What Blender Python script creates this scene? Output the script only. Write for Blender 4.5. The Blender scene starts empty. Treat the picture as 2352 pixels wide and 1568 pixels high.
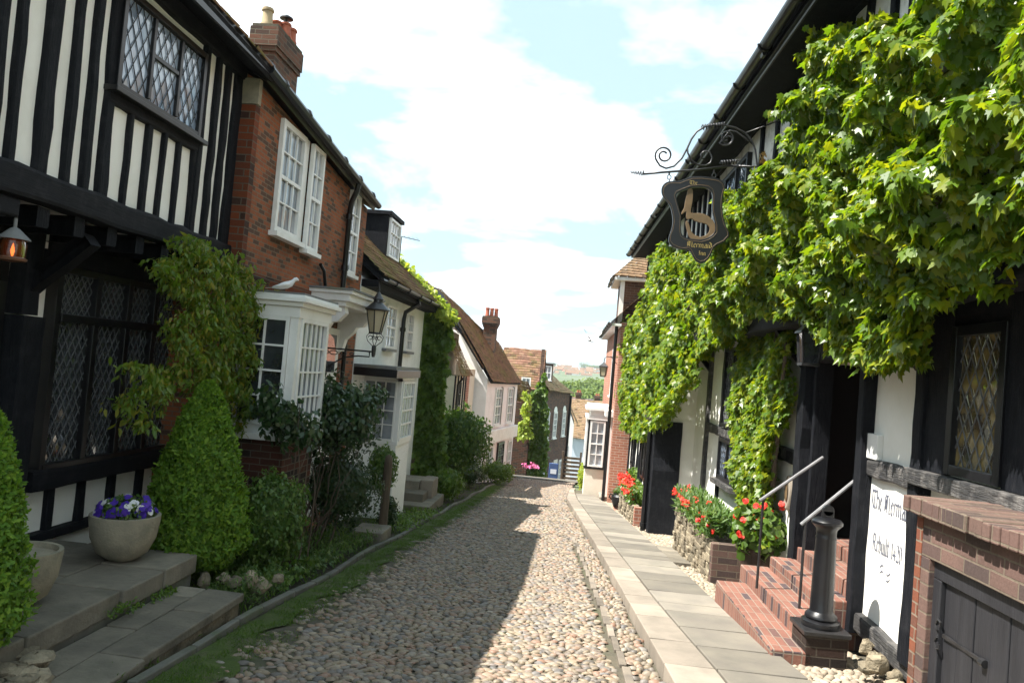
import bpy, math, random
import numpy as np
from mathutils import Vector, Matrix
random.seed(7); rng=np.random.default_rng(7)
SC=bpy.context.scene; COL=SC.collection
# ---------------------------------------------------------------- camera
W0,H0,FP,CZ=2352,1568,1800.,1.65
PSI,PIT,ROL=math.atan(150/1800),.036,.085
cp,sp=math.cos(PSI),math.sin(PSI)
FW=Vector((-sp*math.cos(PIT),cp*math.cos(PIT),math.sin(PIT))); _r=Vector((cp,sp,0)); _u=_r.cross(FW)
CR=_r*math.cos(ROL)+_u*math.sin(ROL); CU=-_r*math.sin(ROL)+_u*math.cos(ROL)
cam=bpy.data.cameras.new('camera'); camo=bpy.data.objects.new('camera',cam); COL.objects.link(camo)
camo.matrix_world=Matrix(((CR[0],CU[0],-FW[0],0),(CR[1],CU[1],-FW[1],0),(CR[2],CU[2],-FW[2],CZ),(0,0,0,1)))
cam.sensor_width=36; cam.lens=36*FP/W0; cam.clip_start=.05; cam.clip_end=9000
SC.camera=camo
# ---------------------------------------------------------------- sun and sky
SUN=Vector((3.0,1.0,-5.25)).normalized()
EL=math.asin(-SUN.z); AZ=math.atan2(-SUN.x,-SUN.y)
sl=bpy.data.lights.new('sun','SUN'); sl.energy=4.6; sl.angle=math.radians(.5); sl.color=(1,.95,.87)
so=bpy.data.objects.new('sun',sl); COL.objects.link(so); so.rotation_euler=SUN.to_track_quat('-Z','Y').to_euler()
wd=bpy.data.worlds.new('World'); SC.world=wd; wd.use_nodes=True
nt=wd.node_tree; nt.nodes.clear()
def wn(t,**k):
    n=nt.nodes.new(t)
    for a,b in k.items(): setattr(n,a,b)
    return n
sky=wn('ShaderNodeTexSky',sky_type='NISHITA',sun_disc=False,sun_elevation=EL,sun_rotation=AZ,air_density=1.0,dust_density=.6,ozone_density=1.2)
bg=wn('ShaderNodeBackground'); bg.inputs[1].default_value=.068
out=wn('ShaderNodeOutputWorld'); tc=wn('ShaderNodeTexCoord'); sep=wn('ShaderNodeSeparateXYZ')
L=nt.links.new
L(tc.outputs['Generated'],sep.inputs[0])
za=wn('ShaderNodeMath',operation='ADD'); za.inputs[1].default_value=.22; L(sep.outputs[2],za.inputs[0])
dx=wn('ShaderNodeMath',operation='DIVIDE'); L(sep.outputs[0],dx.inputs[0]); L(za.outputs[0],dx.inputs[1])
dy=wn('ShaderNodeMath',operation='DIVIDE'); L(sep.outputs[1],dy.inputs[0]); L(za.outputs[0],dy.inputs[1])
cb=wn('ShaderNodeCombineXYZ'); L(dx.outputs[0],cb.inputs[0]); L(dy.outputs[0],cb.inputs[1]); cb.inputs[2].default_value=3.7
n1=wn('ShaderNodeTexNoise'); n1.inputs['Scale'].default_value=1.7; n1.inputs['Detail'].default_value=7; n1.inputs['Roughness'].default_value=.52; n1.inputs['Distortion'].default_value=.25
L(cb.outputs[0],n1.inputs['Vector'])
rp=wn('ShaderNodeValToRGB'); rp.color_ramp.elements[0].position=.47; rp.color_ramp.elements[1].position=.74
L(n1.outputs[0],rp.inputs[0])
lt=wn('ShaderNodeMixRGB'); lt.inputs[0].default_value=.8; lt.inputs[2].default_value=(3.7,5.0,5.5,1); L(sky.outputs[0],lt.inputs[1])
mx=wn('ShaderNodeMixRGB'); mx.inputs[2].default_value=(14,14.2,14.4,1); L(rp.outputs[0],mx.inputs[0]); L(lt.outputs[0],mx.inputs[1])
L(mx.outputs[0],bg.inputs[0]); L(bg.outputs[0],out.inputs[0])
SC.view_settings.view_transform='Standard'; SC.view_settings.look='None'; SC.view_settings.exposure=1.66; SC.view_settings.gamma=1
SC.render.engine='CYCLES'; SC.cycles.max_bounces=8; SC.cycles.transparent_max_bounces=8
# ---------------------------------------------------------------- layout helpers (photo pixel -> world point on a known plane)
def ray(x,y):
    return FW+CR*((x-W0/2)/FP)-CU*((y-H0/2)/FP)
def onX(x,y,X):
    d=ray(x,y); t=X/d[0]; return (t*d[1],CZ+t*d[2])
def onL(x,y,X0,m=-.03):
    d=ray(x,y); t=X0/(d[0]-m*d[1]); return (t*d[1],CZ+t*d[2])
def onY(x,y,Y):
    d=ray(x,y); t=Y/d[1]; return (t*d[0],CZ+t*d[2])
def g(Y):
    if Y<33: return -.085*Y
    if Y<95: return -2.805-.15*(Y-33)
    return -12.1
# ---------------------------------------------------------------- mesh helpers
class FR:
    def __init__(s,x0,y0,dx,dy,side=1):
        l=math.hypot(dx,dy); s.o=(x0,y0); s.d=(dx/l,dy/l); s.n=(dy/l*side,-dx/l*side)
    def p(s,u,w,z): return (s.o[0]+u*s.d[0]+w*s.n[0], s.o[1]+u*s.d[1]+w*s.n[1], z)
WORLD=FR(0,0,0,1,1)   # u=Y, w=X
class G:
    def __init__(s): s.v=[];s.f=[];s.m=[];s.r=[]
    def poly(s,pts,m=0,r=None):
        b=len(s.v); s.v+= [tuple(p) for p in pts]; s.f.append(tuple(range(b,b+len(pts)))); s.m.append(m); s.r.append(random.random() if r is None else r)
    def idx(s,vs,fs,m=0,r=None):
        b=len(s.v); s.v+=[tuple(p) for p in vs]; r=random.random() if r is None else r
        for f in fs: s.f.append(tuple(b+i for i in f)); s.m.append(m); s.r.append(r)
    def hexa(s,p,m=0,r=None):
        s.idx(p,[(0,1,2,3),(4,7,6,5),(0,4,5,1),(1,5,6,2),(2,6,7,3),(3,7,4,0)],m,r)
    def box(s,fr,u0,u1,w0,w1,z0,z1,m=0,r=None):
        P=fr.p; s.hexa([P(u0,w0,z0),P(u1,w0,z0),P(u1,w1,z0),P(u0,w1,z0),P(u0,w0,z1),P(u1,w0,z1),P(u1,w1,z1),P(u0,w1,z1)],m,r); return s
    def tube(s,pts,r,n=8,m=0,closed=False):
        pts=[Vector(p) for p in pts]; N=len(pts); rr=r if isinstance(r,(list,tuple)) else [r]*N
        vs=[];prev=None
        for i in range(N):
            if closed: t=(pts[(i+1)%N]-pts[i-1])
            else: t=pts[min(i+1,N-1)]-pts[max(i-1,0)]
            t.normalize()
            if prev is None:
                a=Vector((0,0,1)) if abs(t.z)<.9 else Vector((1,0,0)); nx=t.cross(a).normalized()
            else:
                nx=(prev-t*prev.dot(t)).normalized()
            prev=nx; ny=t.cross(nx)
            for k in range(n):
                a=2*math.pi*k/n; vs.append(pts[i]+nx*(rr[i]*math.cos(a))+ny*(rr[i]*math.sin(a)))
        fs=[]
        for i in range(N if closed else N-1):
            j=(i+1)%N
            for k in range(n): fs.append((i*n+k,i*n+(k+1)%n,j*n+(k+1)%n,j*n+k))
        if not closed: fs.append(tuple(range(n-1,-1,-1))); fs.append(tuple((N-1)*n+k for k in range(n)))
        s.idx(vs,fs,m); return s
    def lathe(s,prof,c,n=20,m=0,sx=1,sy=1,rot=0,tilt=None):
        vs=[];N=len(prof)
        for (r,z) in prof:
            for k in range(n):
                a=2*math.pi*k/n+rot; v=Vector((r*math.cos(a)*sx,r*math.sin(a)*sy,z))
                if tilt is not None: v=tilt@v
                vs.append((c[0]+v[0],c[1]+v[1],c[2]+v[2]))
        fs=[(i*n+k,i*n+(k+1)%n,(i+1)*n+(k+1)%n,(i+1)*n+k) for i in range(N-1) for k in range(n)]
        fs.append(tuple(range(n-1,-1,-1))); fs.append(tuple((N-1)*n+k for k in range(n)))
        s.idx(vs,fs,m); return s
    def timber(s,fr,a,b,wd,w0,w1,jit=.12,m=0,seg=None):
        # irregular hewn beam between (u,z) points a,b in the facade plane
        ux,uz=b[0]-a[0],b[1]-a[1]; l=math.hypot(ux,uz); seg=seg or max(2,int(l/.22)); nx,nz=-uz/l,ux/l
        o1,o2=0,0; vs=[]
        for i in range(seg+1):
            t=i/seg; cu,cz=a[0]+ux*t,a[1]+uz*t
            h1=wd/2*(1+random.uniform(-jit,jit)*1.4); h2=wd/2*(1+random.uniform(-jit,jit)*1.4); dw=random.uniform(-.006,.006)
            for (h,w) in ((-h1,w0),(-h1*.93,w1-.008+dw),(-h1*.7,w1+dw),(h2*.7,w1+dw),(h2*.93,w1-.008+dw),(h2,w0)):
                vs.append(fr.p(cu+nx*h,w,cz+nz*h))
        fs=[(i*6+k,i*6+k+1,(i+1)*6+k+1,(i+1)*6+k) for i in range(seg) for k in range(5)]
        fs+= [(5,4,3,2,1,0),tuple(seg*6+k for k in range(6))]
        s.idx(vs,fs,m); return s
    def build(s,name,mats,parent=None,smooth=False,bevel=0):
        me=bpy.data.meshes.new(name); me.from_pydata(s.v,[],s.f)
        for m in (mats if isinstance(mats,(list,tuple)) else [mats]): me.materials.append(m)
        me.polygons.foreach_set('material_index',s.m)
        at=me.attributes.new('rnd','FLOAT','FACE'); at.data.foreach_set('value',s.r)
        if smooth: me.polygons.foreach_set('use_smooth',[True]*len(s.f))
        me.update(); o=bpy.data.objects.new(name,me); COL.objects.link(o)
        if smooth=='auto':
            me.set_sharp_from_angle(angle=math.radians(38))
        if bevel:
            b=o.modifiers.new('bevel','BEVEL'); b.width=bevel; b.segments=2; b.limit_method='ANGLE'
        if parent is not None: par(o,parent)
        return o
def par(o,parent):
    o.parent=parent
    if parent.type=='EMPTY': o.matrix_parent_inverse=Matrix.Translation(-parent.location)
def tag(o,label=None,cat=None,group=None,kind=None):
    if label: o['label']=label
    if cat: o['category']=cat
    if group: o['group']=group
    if kind: o['kind']=kind
    return o
def thing(name,label,cat,group=None,loc=(0,0,0)):
    o=bpy.data.objects.new(name,None); COL.objects.link(o); o.location=loc; o.empty_display_size=.2
    return tag(o,label,cat,group)
def npmesh(name,V,F,K,mat,parent=None,rnd=None,smooth=False):
    # V (n,3), F flat index array with K verts per face (K int) or list of ints
    me=bpy.data.meshes.new(name); nf=len(F)//K
    me.vertices.add(len(V)); me.vertices.foreach_set('co',np.asarray(V,dtype=np.float32).ravel())
    me.loops.add(len(F)); me.loops.foreach_set('vertex_index',np.asarray(F,dtype=np.int32))
    me.polygons.add(nf); me.polygons.foreach_set('loop_start',np.arange(0,nf*K,K,dtype=np.int32))
    me.polygons.foreach_set('loop_total',np.full(nf,K,dtype=np.int32))
    if smooth: me.polygons.foreach_set('use_smooth',np.ones(nf,dtype=bool))
    for m in (mat if isinstance(mat,(list,tuple)) else [mat]): me.materials.append(m)
    if rnd is not None:
        at=me.attributes.new('rnd','FLOAT','FACE'); at.data.foreach_set('value',np.asarray(rnd,dtype=np.float32))
    me.update(calc_edges=True); me.validate()
    o=bpy.data.objects.new(name,me); COL.objects.link(o)
    if parent is not None: par(o,parent)
    return o
# ---------------------------------------------------------------- materials
class Mt:
    def __init__(s,name):
        s.m=bpy.data.materials.new(name); s.m.use_nodes=True; s.t=s.m.node_tree; s.b=s.t.nodes['Principled BSDF']; s.o=s.t.nodes['Material Output']
    def n(s,t,**k):
        n=s.t.nodes.new(t)
        for a,b in k.items():
            if a.startswith('i_'): n.inputs[a[2:].replace('_',' ')].default_value=b
            else: setattr(n,a,b)
        return n
    def l(s,a,b): s.t.links.new(a,b)
    def math(s,op,a,b=None):
        n=s.n('ShaderNodeMath',operation=op)
        for i,x in enumerate((a,b)):
            if x is None: continue
            if isinstance(x,(int,float)): n.inputs[i].default_value=x
            else: s.l(x,n.inputs[i])
        return n.outputs[0]
    def mix(s,f,a,b,bt='MIX'):
        n=s.n('ShaderNodeMixRGB',blend_type=bt)
        for i,x in enumerate((f,a,b)):
            if isinstance(x,(int,float)): n.inputs[i].default_value=x if i==0 else x
            elif isinstance(x,tuple): n.inputs[i].default_value=(*x,1) if len(x)==3 else x
            else: s.l(x,n.inputs[i])
        return n.outputs[0]
    def ramp(s,f,*st):
        n=s.n('ShaderNodeValToRGB'); e=n.color_ramp.elements
        while len(e)<len(st): e.new(.5)
        for i,(p,c) in enumerate(st):
            e[i].position=p; e[i].color=(*c,1) if isinstance(c,tuple) else (c,c,c,1)
        s.l(f,n.inputs[0]); return n.outputs[0]
    def pos(s,sc=None,rot=None):
        q=s.n('ShaderNodeNewGeometry').outputs['Position']
        if sc is None: return q
        m=s.n('ShaderNodeMapping'); m.inputs['Scale'].default_value=sc
        if rot: m.inputs['Rotation'].default_value=rot
        s.l(q,m.inputs[0]); return m.outputs[0]
    def noise(s,scale,detail=4,rough=.55,v=None,dist=0):
        n=s.n('ShaderNodeTexNoise'); n.inputs['Scale'].default_value=scale; n.inputs['Detail'].default_value=detail; n.inputs['Roughness'].default_value=rough; n.inputs['Distortion'].default_value=dist
        s.l(v if v is not None else s.pos(),n.inputs['Vector']); return n.outputs[0]
    def bump(s,h,st=.3,d=.01,nrm=None):
        n=s.n('ShaderNodeBump'); n.inputs['Strength'].default_value=st; n.inputs['Distance'].default_value=d; s.l(h,n.inputs['Height'])
        if nrm is not None: s.l(nrm,n.inputs['Normal'])
        return n.outputs[0]
    def rnd(s): return s.n('ShaderNodeAttribute',attribute_name='rnd').outputs['Fac']
    def base(s,c): 
        if isinstance(c,tuple): s.b.inputs['Base Color'].default_value=(*c,1)
        else: s.l(c,s.b.inputs['Base Color'])
        return s
    def rough(s,r):
        if isinstance(r,(int,float)): s.b.inputs['Roughness'].default_value=r
        else: s.l(r,s.b.inputs['Roughness'])
        return s
    def spec(s,v): s.b.inputs['Specular IOR Level'].default_value=v; return s
    def nrm(s,x): s.l(x,s.b.inputs['Normal']); return s
    def wallvec(s):
        ge=s.n('ShaderNodeNewGeometry'); p=s.n('ShaderNodeSeparateXYZ'); n=s.n('ShaderNodeSeparateXYZ'); s.l(ge.outputs['Position'],p.inputs[0]); s.l(ge.outputs['True Normal'],n.inputs[0])
        ax=s.math('GREATER_THAN',s.math('ABSOLUTE',n.outputs[0]),.6); az=s.math('GREATER_THAN',s.math('ABSOLUTE',n.outputs[2]),.7)
        iv=s.math('SUBTRACT',1.,ax); u=s.math('ADD',s.math('MULTIPLY',p.outputs[1],ax),s.math('MULTIPLY',p.outputs[0],iv))
        iz=s.math('SUBTRACT',1.,az)
        v=s.math('ADD',s.math('MULTIPLY',p.outputs[2],iz),s.math('MULTIPLY',p.outputs[1],az))
        c=s.n('ShaderNodeCombineXYZ'); s.l(u,c.inputs[0]); s.l(v,c.inputs[1]); return c.outputs[0]
def surf(name,c1,c2,sc=3,rough=.8,bump=.3,bsc=30,bd=.01,stretch=None,spec=.3,dirt=None,rv=0.):
    M=Mt(name); v=M.pos(stretch) if stretch else None
    col=M.mix(M.ramp(M.noise(sc,5,.6,v),(.32,0.),(.68,1.)),c1,c2)
    if dirt: col=M.mix(M.math('MULTIPLY',M.ramp(M.noise(dirt[1],6,.65),(.5,0.),(.72,1.)),dirt[2]),col,dirt[0])
    if rv: 
        f=M.math('ADD',M.math('MULTIPLY',M.rnd(),rv*2),1-rv); col=M.mix(1.,col,f,'MULTIPLY')
    M.base(col).rough(rough).spec(spec)
    if bump: M.nrm(M.bump(M.noise(bsc,5,.6,v),bump,bd))
    return M.m
def brickmat(name,ca,cb,cd,mort,sc=1.,bw=.225,rh=.075,dirt=(.05,.045,.035),moss=None,dk=.25,off=.5):
    M=Mt(name); v=M.wallvec()
    nz=M.n('ShaderNodeTexNoise'); nz.inputs['Scale'].default_value=4; M.l(v,nz.inputs['Vector'])
    vv=M.n('ShaderNodeVectorMath',operation='MULTIPLY_ADD'); M.l(nz.outputs['Color'],vv.inputs[0]); vv.inputs[1].default_value=(.012,.012,0); M.l(v,vv.inputs[2])
    def bt(c1,c2,mo,bias=0):
        b=M.n('ShaderNodeTexBrick',offset=off); M.l(vv.outputs[0],b.inputs['Vector']); b.inputs['Scale'].default_value=1
        b.inputs['Brick Width'].default_value=bw*sc; b.inputs['Row Height'].default_value=rh*sc; b.inputs['Mortar Size'].default_value=.0065; b.inputs['Mortar Smooth'].default_value=.25; b.inputs['Bias'].default_value=bias
        b.inputs['Color1'].default_value=(*c1,1); b.inputs['Color2'].default_value=(*c2,1); b.inputs['Mortar'].default_value=(*mo,1); return b
    b1=bt(ca,cb,mort); b2=bt((0,0,0),(1,1,1),(0,0,0))
    f=M.ramp(b2.outputs['Color'],(1-dk-.06,0.),(1-dk+.04,1.))
    col=M.mix(f,b1.outputs['Color'],cd)
    col=M.mix(M.math('MULTIPLY',M.ramp(M.noise(1.1,6,.65),(.48,0.),(.75,1.)),.45),col,dirt)
    col=M.mix(M.math('MULTIPLY',M.noise(60,3),.5),col,(.0,.0,.0),'SOFT_LIGHT')
    if moss: col=M.mix(M.ramp(M.noise(2.3,6,.7),(.5,0.),(.66,1.)),col,moss)
    M.base(col).rough(.88).spec(.25)
    h=M.math('SUBTRACT',M.math('MULTIPLY',M.noise(45,4),.5),b1.outputs['Fac'])
    M.nrm(M.bump(h,.7,.008)); return M.m
def tilemat(name,c1,c2,c3,moss=(.14,.16,.03),ma=.4,lich=(.35,.33,.2)):
    M=Mt(name); r=M.rnd()
    col=M.ramp(r,(0.,c1),(.45,c2),(.8,c3),(1.,tuple(x*.45 for x in c1)))
    col=M.mix(M.math('MULTIPLY',M.ramp(M.noise(1.6,6,.7),(.45,0.),(.62,1.)),ma),col,moss)
    col=M.mix(M.math('MULTIPLY',M.ramp(M.noise(14,4,.6),(.58,0.),(.66,1.)),.5),col,lich)
    M.base(col).rough(.9).spec(.2).nrm(M.bump(M.noise(40,4),.4,.008)); return M.m
def glassmat(name,dark=(.02,.023,.027),rough=.06,spec=.8,vary=.0,tint=None,nsc=2.):
    M=Mt(name)
    col=M.mix(M.ramp(M.noise(nsc,3),(.4,0.),(.65,1.)),dark,tint or tuple(x*2.2 for x in dark))
    M.base(col).rough(rough).spec(spec)
    M.b.inputs['Coat Weight'].default_value=.6; M.b.inputs['Coat Roughness'].default_value=.02
    M.nrm(M.bump(M.noise(6,2),.08,.02)); return M.m
def leafmat(name,c1,c2,c3,trans=.35,rough=.35,spec=.5,tr=None):
    M=Mt(name); r=M.rnd(); col=M.ramp(r,(0.,c1),(.6,c2),(1.,c3))
    col=M.mix(M.math('MULTIPLY',M.noise(1.3,3),.55),col,tuple(x*.55 for x in c1))
    M.base(col).rough(rough).spec(spec)
    t=M.n('ShaderNodeBsdfTranslucent'); tcol=M.mix(1.,col,(2.6,2.6,1.2) if tr is None else tr,'MULTIPLY'); M.l(tcol,t.inputs[0])
    m=M.n('ShaderNodeMixShader'); m.inputs[0].default_value=trans; M.l(M.b.outputs[0],m.inputs[1]); M.l(t.outputs[0],m.inputs[2]); M.l(m.outputs[0],M.o.inputs[0])
    return M.m
MT={}
MT['plaster']=surf('white_plaster',(.86,.85,.81),(.80,.79,.74),2.2,.85,.35,14,.01,dirt=((.5,.48,.4),1.2,.28))
MT['plaster_rough']=surf('flaking_limewash',(.84,.83,.79),(.70,.68,.63),5,.9,.6,25,.015,dirt=((.2,.19,.17),5,.5))
MT['cream']=surf('cream_render',(.72,.68,.58),(.66,.62,.52),2,.85,.3,20,.008,dirt=((.4,.37,.3),1.5,.3))
MT['wallwhite']=surf('white_painted_brick',(.86,.86,.86),(.8,.8,.8),3,.75,.3,18,.01,dirt=((.45,.46,.42),1.4,.35))
M=Mt('painted_brickwork'); v=M.wallvec(); b=M.n('ShaderNodeTexBrick'); M.l(v,b.inputs['Vector']); b.inputs['Scale'].default_value=1
b.inputs['Brick Width'].default_value=.225;b.inputs['Row Height'].default_value=.075;b.inputs['Mortar Size'].default_value=.006
M.base(M.mix(M.math('MULTIPLY',M.ramp(M.noise(1.8,6,.7),(.5,0.),(.75,1.)),.4),(.86,.86,.85),(.5,.5,.45))).rough(.6).nrm(M.bump(M.math('SUBTRACT',M.noise(30,4),b.outputs['Fac']),.4,.006)); MT['paintbrick']=M.m
MT['timber']=surf('black_timber',(.004,.005,.008),(.010,.011,.014),9,.72,.9,26,.014,stretch=(3,3,.35),spec=.15,dirt=((.07,.07,.075),9,.16))
MT['beam']=surf('black_beam',(.004,.005,.008),(.010,.010,.013),9,.7,.5,18,.010,stretch=(3,.35,3),spec=.18,dirt=((.07,.07,.075),9,.18))
MT['beamworn']=surf('worn_beam',(.02,.02,.022),(.06,.058,.056),9,.6,1.,26,.018,stretch=(3,.35,3),spec=.4,dirt=((.3,.28,.26),7,.5))
MT['blackpaint']=surf('black_gloss_paint',(.004,.004,.005),(.008,.008,.010),4,.34,.15,14,.005,spec=.5)
MT['hatch']=surf('black_painted_boards',(.016,.016,.019),(.026,.026,.030),5,.5,.4,25,.006,stretch=(4,4,.4),spec=.4)
MT['iron']=surf('black_iron',(.010,.010,.011),(.022,.021,.022),12,.38,.35,60,.004,spec=.55)
MT['darkroom']=surf('dark_interior',(.0015,.0012,.001),(.003,.002,.0015),2,.9,0)  # near-black colour paints in the shade inside the doorways
MT['whitepaint']=surf('white_gloss_paint',(.80,.80,.79),(.74,.74,.72),3,.4,.1,12,.004,spec=.5,dirt=((.45,.44,.4),3,.25))
MT['lead']=surf('lead_sheet',(.13,.135,.14),(.2,.2,.2),4,.6,.3,14,.01,dirt=((.2,.21,.1),3,.6))
MT['cames']=surf('lead_cames',(.09,.095,.10),(.15,.155,.16),5,.45,0,spec=.5)
MT['stonebeige']=surf('cast_stone',(.33,.29,.21),(.22,.2,.15),7,.95,.7,45,.012,dirt=((.1,.11,.08),5,.5))
MT['york']=surf('york_stone',(.205,.18,.14),(.125,.112,.09),4,.75,.9,12,.018,dirt=((.07,.075,.05),2.4,.55),rv=.25)
MT['flag']=surf('paving_flag',(.20,.18,.145),(.15,.135,.115),2.5,.8,.4,30,.006,dirt=((.10,.10,.085),2,.45),rv=.3)
MT['kerbstone']=surf('kerb_stone',(.26,.222,.18),(.205,.178,.145),3,.8,.4,40,.006,dirt=((.15,.13,.105),3,.4),rv=.2)
MT['edging']=surf('stone_edging',(.16,.15,.13),(.1,.1,.085),4,.85,.5,25,.01,dirt=((.06,.09,.03),3,.6),rv=.15)
MT['rubble']=surf('rubble_stone',(.27,.225,.155),(.15,.125,.09),6,.9,1.,12,.04,dirt=((.06,.065,.04),3,.5),rv=.35)
MT['mortar']=surf('sandy_mortar',(.10,.085,.06),(.065,.06,.045),8,.95,.5,40,.01,dirt=((.05,.075,.025),1.3,.7))
MT['soil']=surf('garden_soil',(.045,.035,.022),(.03,.028,.018),6,.95,.9,18,.03,dirt=((.04,.07,.015),2,.7))
MT['land']=surf('meadow_ground',(.07,.10,.045),(.11,.13,.07),.02,.95,0)
M=Mt('cobble'); r=M.rnd(); col=M.ramp(r,(0.,(.06,.065,.075)),(.16,(.20,.155,.105)),(.34,(.29,.225,.15)),(.5,(.12,.115,.11)),(.62,(.28,.17,.11)),(.74,(.15,.15,.155)),(.88,(.36,.30,.22)),(1.,(.24,.12,.08)))
col=M.mix(M.math('MULTIPLY',M.noise(40,4),.7),col,(.14,.115,.085)); M.base(col).rough(.55).spec(.4).nrm(M.bump(M.noise(90,4),.4,.004)); MT['cobble']=M.m
M=Mt('pebble'); r=M.rnd(); col=M.ramp(r,(0.,(.18,.145,.105)),(.4,(.25,.205,.15)),(.7,(.12,.10,.08)),(1.,(.36,.32,.26)))
col=M.mix(M.math('MULTIPLY',M.noise(40,4),.6),col,(.4,.33,.24)); M.base(col).rough(.7).nrm(M.bump(M.noise(90,4),.4,.004)); MT['pebble']=M.m
MT['brickB']=brickmat('orange_brick',(.37,.125,.052),(.27,.09,.042),(.12,.065,.045),(.22,.17,.12),sc=.70,dk=.24)
MT['brickQ']=brickmat('quoin_brick',(.21,.055,.02),(.12,.035,.018),(.06,.028,.02),(.14,.12,.09),bw=.28,rh=.08)
MT['brickC']=brickmat('chimney_brick',(.17,.075,.045),(.12,.06,.04),(.07,.045,.035),(.16,.14,.1),dk=.35)
MT['brickD']=brickmat('dark_bay_brick',(.10,.035,.022),(.065,.028,.02),(.03,.02,.017),(.13,.115,.09),dk=.25)
MT['brickW']=brickmat('purple_brick',(.185,.115,.095),(.14,.085,.072),(.095,.065,.06),(.20,.16,.12),sc=1.12,dk=.3)
MT['brickO']=brickmat('red_quoin_brick',(.25,.085,.045),(.19,.065,.04),(.14,.07,.05),(.25,.2,.15),dk=.12,bw=.12)
MT['brickS']=brickmat('red_step_brick',(.27,.135,.10),(.20,.09,.068),(.09,.065,.068),(.26,.21,.17),bw=.075,rh=.225,dk=.2,off=0)
MT['brickR']=brickmat('pink_brick',(.48,.22,.15),(.42,.17,.11),(.3,.15,.11),(.55,.46,.38),dk=.1)
MT['brickI']=brickmat('brown_brick',(.16,.085,.06),(.12,.065,.05),(.08,.05,.045),(.2,.17,.14))
MT['tileA']=tilemat('brown_clay_tile',(.15,.085,.05),(.21,.115,.062),(.26,.15,.08),ma=.75)
MT['tileG']=tilemat('red_brown_tile',(.16,.09,.06),(.21,.115,.072),(.27,.145,.085),ma=.5)
MT['tileH']=tilemat('red_tile',(.15,.08,.055),(.21,.105,.07),(.26,.14,.10),ma=.35)
MT['tileT']=tilemat('tan_tile',(.24,.15,.09),(.31,.2,.12),(.27,.18,.12),ma=.15)
MT['slate']=tilemat('grey_slate',(.10,.09,.10),(.13,.11,.12),(.15,.12,.11),ma=.1)
MT['terracotta']=surf('terracotta',(.36,.11,.06),(.28,.085,.05),6,.8,.2,30,.004)
MT['potbuff']=surf('buff_pot',(.40,.31,.18),(.3,.23,.14),6,.8,.2,30,.004)
MT['glass']=glassmat('dark_glass')
MT['glassreflect']=glassmat('reflection_tinted_glass',(.15,.17,.20),tint=(.40,.43,.47),nsc=1.4)  # pale bluish base colour paints reflections and curtains into the panes
MT['glasswarm']=glassmat('warm_leaded_glass',(.04,.032,.02),tint=(.26,.19,.07),nsc=6)
MT['leafcreeper']=leafmat('creeper_leaf',(.06,.13,.010),(.135,.21,.010),(.25,.27,.014),.42,.38,.5,(2.9,2.6,.9))
MT['leafyoung']=leafmat('young_shoot',(.30,.15,.03),(.35,.2,.06),(.28,.3,.05),.3,.5)
MT['leafwist']=leafmat('wisteria_leaf',(.075,.14,.014),(.13,.20,.02),(.27,.22,.035),.35,.4,.4)
MT['leafbox']=leafmat('conifer_spray',(.065,.145,.014),(.12,.22,.018),(.21,.31,.03),.25,.6,.25)
MT['leafshrub']=leafmat('shrub_leaf',(.045,.10,.018),(.08,.15,.025),(.15,.21,.045),.25,.45,.4)
MT['leafrose']=leafmat('rose_leaf',(.02,.05,.018),(.035,.075,.026),(.08,.11,.04),.2,.35,.5)
MT['leafivy']=leafmat('ivy_leaf',(.06,.12,.014),(.09,.16,.02),(.15,.22,.03),.3,.45,.4)
MT['leafyel']=leafmat('golden_leaf',(.20,.28,.04),(.3,.36,.05),(.4,.42,.08),.35,.45,.4)
MT['grass']=leafmat('grass_blade',(.05,.11,.012),(.08,.16,.02),(.14,.2,.04),.3,.6,.2)
MT['tree']=leafmat('tree_leaf',(.10,.15,.05),(.14,.19,.06),(.18,.23,.08),.2,.8,.05)
MT['bark']=surf('vine_bark',(.12,.09,.065),(.07,.055,.04),8,.9,.8,30,.01,stretch=(3,3,.5))
MT['red']=leafmat('red_petal',(.6,.02,.012),(.75,.04,.02),(.8,.10,.04),.25,.5,.3,(1.2,1,1))
MT['purple']=leafmat('purple_petal',(.05,.02,.28),(.09,.04,.42),(.16,.07,.5),.2,.6,.2,(1.2,1,1))
MT['white']=leafmat('white_petal',(.8,.8,.8),(.85,.85,.8),(.7,.7,.8),.2,.6,.2,(1,1,1))
MT['pink']=leafmat('pink_petal',(.7,.12,.3),(.75,.2,.4),(.8,.3,.5),.2,.6,.2,(1,1,1))
MT['gold']=surf('gilded_metal',(.17,.11,.055),(.12,.08,.04),8,.6,.1,20,.003,spec=.4)
MT['goldtxt']=surf('gold_lettering',(.40,.30,.10),(.3,.22,.08),8,.5,0)
MT['ink']=surf('black_lettering',(.06,.065,.10),(.14,.15,.19),30,.7,0,dirt=((.62,.62,.64),22,.35))
MT['woodpost']=surf('weathered_wood',(.12,.09,.06),(.07,.055,.04),10,.85,.7,30,.01,stretch=(3,3,.3))
MT['redwood']=surf('red_brown_door',(.14,.04,.02),(.09,.025,.015),5,.4,.2,14,.004,stretch=(3,3,.4))
MT['feather']=surf('white_feather',(.78,.78,.8),(.68,.69,.73),12,.8,.3,50,.003)
MT['greyfeather']=surf('grey_feather',(.12,.12,.13),(.3,.3,.32),12,.8,0)
MT['copper']=surf('aged_copper',(.16,.07,.04),(.1,.05,.03),9,.5,.3,30,.004)
MT['bluegrey']=surf('blue_white_render',(.55,.60,.68),(.5,.55,.63),1.5,.85,0)
MT['bluebin']=surf('blue_plastic',(.04,.08,.2),(.06,.1,.22),3,.5,0)
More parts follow.
